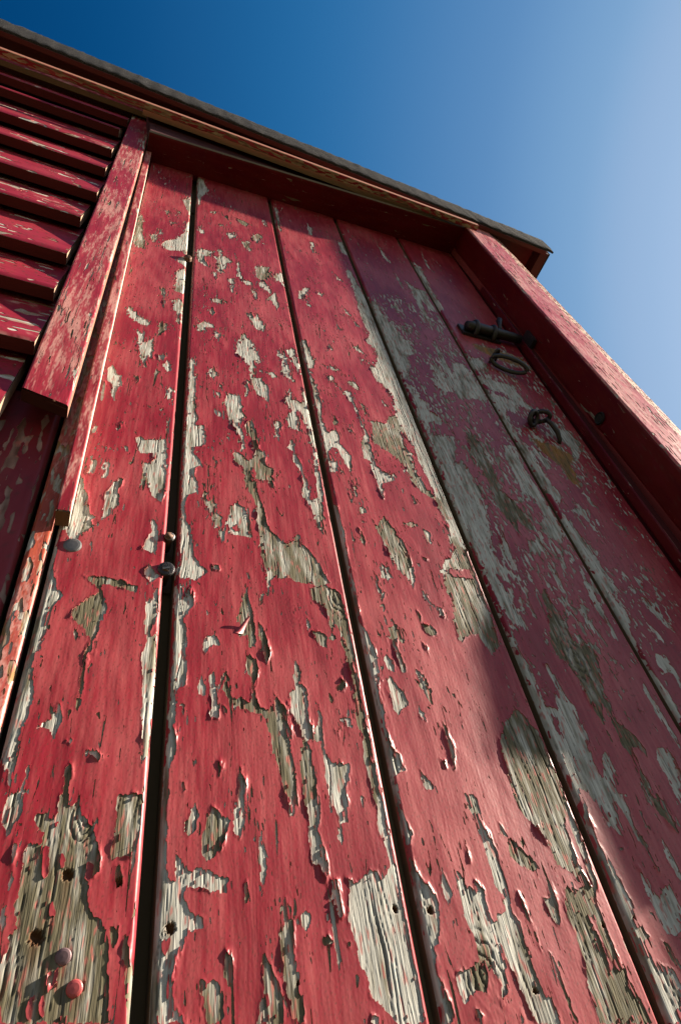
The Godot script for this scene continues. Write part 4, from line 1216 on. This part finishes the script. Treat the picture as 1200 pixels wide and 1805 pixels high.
		[1, 798, 3897, 844, 3853, 808, 3855],
		[0, 966, 6530, 1017, 6457, 972, 6423],
		[0, 1147, 10654, 1248, 10729, 1303, 10047, 1341, 9647, 1382, 8889, 1366, 8086, 1144, 7612, 1144, 7968, 1039, 8050, 1159, 8354, 1124, 8633, 1127, 9222, 1166, 9590, 1171, 10272],
		[0, 897, 10334, 1000, 10086, 948, 10113],
		[0, 655, 8359, 710, 8245, 644, 8208],
		[0, 960, 8639, 1028, 8527, 972, 8495],
		[0, 822, 7842, 938, 7769, 835, 7715],
		[0, 445, 7641, 468, 7567, 419, 7541],
		[0, 863, 9055, 928, 8828, 881, 8851],
		[0, 1213, 12047, 1346, 12079, 1337, 11445, 1223, 11505],
		[1, 935, 2091, 1049, 2255, 1194, 2382, 1254, 2298, 1309, 2205, 1326, 1967, 1330, 1680, 1171, 1677, 910, 1688, 912, 1832, 924, 1985],
		[1, 1176, 4825, 1217, 4409, 1183, 4044, 1088, 3902, 991, 3823, 936, 3558, 953, 3348, 899, 3139, 897, 2925, 975, 3029, 1102, 3069, 1135, 2908, 1164, 2865, 1262, 2946, 1305, 3247, 1310, 3738, 1333, 4269, 1328, 4867],
		[3, 998, 3766, 1262, 3817, 1273, 3702, 1073, 3694],
	],
	[
		[0, 95, 1735, 80, 1561, 65, 1397, 98, 1287, 118, 1145, 134, 1036, 104, 954, 152, 871, 106, 847, 102, 763, 157, 729, 226, 700, 236, 625, 117, 455, 16, 463, 21, 609, 15, 825, 9, 1061, 23, 1358, 48, 1603],
		[1, 691, 1749, 789, 1751, 806, 1631, 817, 1542, 816, 1472, 769, 1506, 727, 1585, 685, 1666],
		[0, 623, 1446, 641, 1404, 648, 1297, 643, 1202, 610, 1156, 594, 1218, 585, 1338],
		[0, 305, 1262, 313, 1223, 319, 1132, 374, 1087, 435, 1130, 513, 1166, 510, 1113, 518, 1024, 421, 887, 362, 869, 297, 878, 286, 954, 283, 1060, 290, 1170],
		[0, 242, 1739, 498, 1745, 471, 1680, 437, 1530, 459, 1421, 474, 1339, 473, 1236, 444, 1260, 439, 1372, 408, 1446, 400, 1582, 372, 1687, 322, 1564, 329, 1462, 304, 1496, 265, 1580, 210, 1512, 198, 1580],
		[0, 215, 1381, 247, 1381, 239, 1357, 214, 1361],
		[1, 543, 1628, 562, 1566, 559, 1488, 541, 1514],
		[1, 226, 848, 272, 826, 282, 767, 287, 696, 237, 731],
		[0, 190, 3423, 230, 3301, 292, 3201, 203, 3235, 122, 3254],
		[0, 96, 3189, 73, 2922, 114, 2787, 107, 2613, 116, 2424, 173, 2403, 245, 2497, 286, 2643, 275, 2832, 313, 2822, 335, 2688, 360, 2506, 391, 2458, 390, 2321, 390, 2190, 361, 2085, 325, 1994, 344, 1908, 347, 1845, 420, 1998, 492, 2080, 505, 1914, 452, 1869, 431, 1764, 486, 1704, 435, 1662, 232, 1659, 213, 1738, 103, 1766, 34, 1656, 10, 1655, 31, 2102, 24, 2516, -4, 2802, 9, 2971],
		[3, 124, 2327, 152, 2329, 136, 2187, 104, 2173],
		[3, 106, 2072, 144, 2019, 166, 1912, 122, 1900, 87, 2005],
		[1, 619, 3644, 689, 3726, 681, 3585, 725, 3439, 733, 3261, 742, 3091, 850, 3120, 898, 2973, 853, 2780, 772, 2607, 787, 2502, 748, 2333, 808, 2287, 866, 2218, 901, 2112, 885, 2041, 842, 2109, 769, 2129, 754, 1967, 754, 1836, 767, 1668, 645, 1666, 684, 1855, 726, 2034, 682, 2124, 703, 2281, 695, 2494, 608, 2287, 618, 2109, 596, 2166, 592, 2335, 559, 2509, 570, 2697, 535, 2860, 454, 2937, 450, 3055, 525, 3248, 596, 3469],
		[0, 1029, 3588, 1092, 3581, 1117, 3533, 1050, 3437, 1071, 3291, 1107, 3120, 1049, 3192, 974, 3294, 996, 3429],
		[0, 902, 4043, 948, 3975, 934, 3805, 931, 3660, 897, 3798],
		[0, 570, 3942, 598, 3873, 591, 3745, 555, 3810],
		[0, 1300, 4081, 1298, 3906, 1294, 3702, 1292, 3388, 1278, 3189, 1226, 3215, 1253, 3349, 1204, 3598, 1235, 3820],
		[0, 1290, 2751, 1289, 2624, 1309, 2463, 1307, 2144, 1282, 2131, 1238, 2379, 1242, 2676],
		[0, 1302, 3035, 1321, 2930, 1280, 2971],
		[0, 1006, 2117, 1136, 2135, 1151, 2006, 1153, 1926, 974, 1672, 963, 1755, 976, 1920, 972, 2022],
		[1, 1079, 2538, 1091, 2460, 1051, 2444],
		[0, 1053, 8178, 1296, 8256, 1338, 7947, 1375, 7574, 1359, 7272, 1068, 7221, 1022, 7493, 961, 7732],
		[0, 276, 6043, 451, 6106, 297, 5555, 423, 5543, 451, 5295, 477, 5107, 406, 4808, 378, 5031, 231, 5014, 122, 4734, 154, 4526, 318, 4609, 240, 4300, 245, 4047, 120, 3966, 136, 4237, 66, 4464, 35, 4890, 55, 5301],
		[1, 676, 6307, 792, 6229, 823, 5751, 799, 5476, 787, 5194, 909, 4939, 956, 4699, 953, 4566, 873, 4591, 774, 4699, 705, 4445, 674, 4631, 592, 4879, 639, 5251, 614, 5603, 589, 5868],
		[0, 1194, 6190, 1317, 6232, 1319, 5826, 1347, 5507, 1360, 5178, 1366, 4938, 1354, 4592, 1253, 4461, 1122, 4496, 1054, 4589, 1101, 4734, 1223, 4878, 1206, 5186, 1077, 5250, 1111, 5570, 1087, 5864],
		[0, 762, 4333, 880, 4443, 877, 4236, 753, 4230],
		[0, 441, 4618, 468, 4371, 465, 4150, 454, 3920, 401, 3910, 416, 4238],
		[0, 913, 4124, 930, 4010, 908, 3893, 872, 3923],
		[0, 21, 8316, 443, 8546, 448, 8289, 270, 8030, 253, 7782, 157, 7394, 52, 7309, 17, 7704],
		[0, 77, 7072, 164, 7007, 160, 6836, 268, 6782, 240, 6608, 396, 6448, 332, 6301, 207, 6344, 81, 6031, 451, 6106, 392, 5857, 285, 5578, 323, 5408, 311, 5205, 159, 4744, 82, 4768, 50, 5225, 67, 5912, 53, 6500],
		[0, 949, 7844, 1187, 7997, 1181, 7834, 1012, 7602],
		[0, 735, 8061, 775, 7800, 800, 7505, 890, 7434, 785, 7243, 646, 7289, 618, 7572],
		[0, 45, 9641, 164, 9543, 146, 9192, 217, 9016, 283, 8948, 324, 8659, 456, 8334, 401, 8114, 200, 7920, 163, 7464, 85, 7345, 35, 7747, 5, 8285, 8, 8787],
		[0, 758, 12751, 819, 12378, 877, 11862, 777, 11862, 779, 12512],
		[0, 853, 11317, 885, 10642, 829, 10671],
		[0, 1005, 11140, 1135, 10881, 1367, 10903, 1334, 10545, 1351, 10048, 1222, 10030, 1141, 10419, 1047, 9508, 999, 9771, 1011, 10398],
		[0, 1401, 13388, 1387, 12420, 1374, 12661],
		[0, 932, 8790, 960, 8501, 953, 8113, 961, 7709, 1186, 7994, 1228, 7485, 1327, 7319, 849, 7117, 823, 7349, 650, 7191, 677, 7535, 886, 7718, 827, 7959],
		[0, 517, 7503, 648, 7437, 664, 7157, 549, 7269],
		[1, 342, 9715, 546, 9726, 463, 9615],
		[1, 429, 8874, 541, 8885, 463, 8788],
		[0, 18, 2553, 53, 2431, 77, 2292, 145, 2161, 183, 1977, 206, 1819, 283, 1804, 261, 1653, 294, 1494, 298, 1432, 230, 1525, 199, 1652, 137, 1766, 60, 1901, 22, 2173, 2, 2366],
		[0, 25, 5121, 453, 5246, 431, 4845, 349, 4461, 245, 4104, 271, 3891, 431, 3891, 177, 3783, 219, 3560, 266, 3244, 283, 3169, 120, 3249, 67, 3425, 62, 3821, 28, 4252, 42, 4892],
		[0, 489, 4529, 494, 4322, 459, 3958, 427, 4014],
		[0, 919, 4112, 945, 3862, 925, 3648, 866, 3757],
		[0, 779, 4385, 960, 4460, 972, 4289, 746, 4242],
	],
	[
		[0, 34, 4152, 201, 4184, 237, 3857, 160, 3788, 104, 3816, 161, 3605, 146, 3462, 79, 3351, 38, 3117, 50, 2872, 96, 2644, 82, 2437, 4, 2327, -37, 2496, -38, 2863, -29, 3286, -18, 3758],
		[0, 586, 4156, 662, 4088, 611, 3930, 590, 4035],
		[0, 481, 3860, 591, 3764, 646, 3534, 698, 3365, 629, 3425, 579, 3489, 496, 3675],
		[0, 342, 3490, 435, 3382, 452, 3232, 381, 3273],
		[0, 219, 3107, 350, 3042, 346, 2812, 283, 2747, 266, 2894, 136, 2851, 157, 2959],
		[0, 57, 8612, 281, 8592, 329, 8441, 104, 8163, -10, 8192],
		[0, 35, 7967, 277, 7958, 647, 8004, 633, 7605, 718, 7341, 498, 7399, 340, 7671, 113, 7649],
		[0, 52, 7546, 286, 7534, 487, 7432, 334, 7116, 178, 7196, 82, 6779, 117, 6374, 200, 6159, 171, 5802, 200, 5591, 248, 5341, 103, 5126, 29, 5487, 30, 6014, 31, 6597, 20, 7027],
		[0, 242, 6356, 355, 6210, 377, 5922, 260, 5858, 231, 6080],
		[2, 285, 6560, 376, 6560, 710, 6485, 897, 6390, 888, 6233, 751, 6099, 745, 5863, 671, 5591, 548, 5692, 538, 6031, 371, 6246],
		[0, 849, 7035, 1157, 7010, 1240, 6733, 1010, 6334, 879, 6260, 974, 6543, 859, 6699, 782, 6839],
		[0, 472, 5670, 396, 5304, 510, 5082, 436, 4942, 312, 5056, 200, 5077, 379, 5148, 423, 5441],
		[0, 629, 5552, 699, 5438, 719, 5235, 643, 5292],
		[0, 86, 5048, 138, 4754, 201, 4500, 201, 4184, 184, 4021, 41, 3995, 30, 4357, 13, 4816],
		[2, 290, 9149, 741, 9197, 1276, 9138, 1314, 8831, 1060, 8753, 700, 8802, 353, 8946],
		[0, 54, 12253, 179, 12188, 105, 11158, 118, 10297, 18, 10171, -24, 10930],
		[0, 462, 13256, 393, 12190, 358, 12324],
	],
]
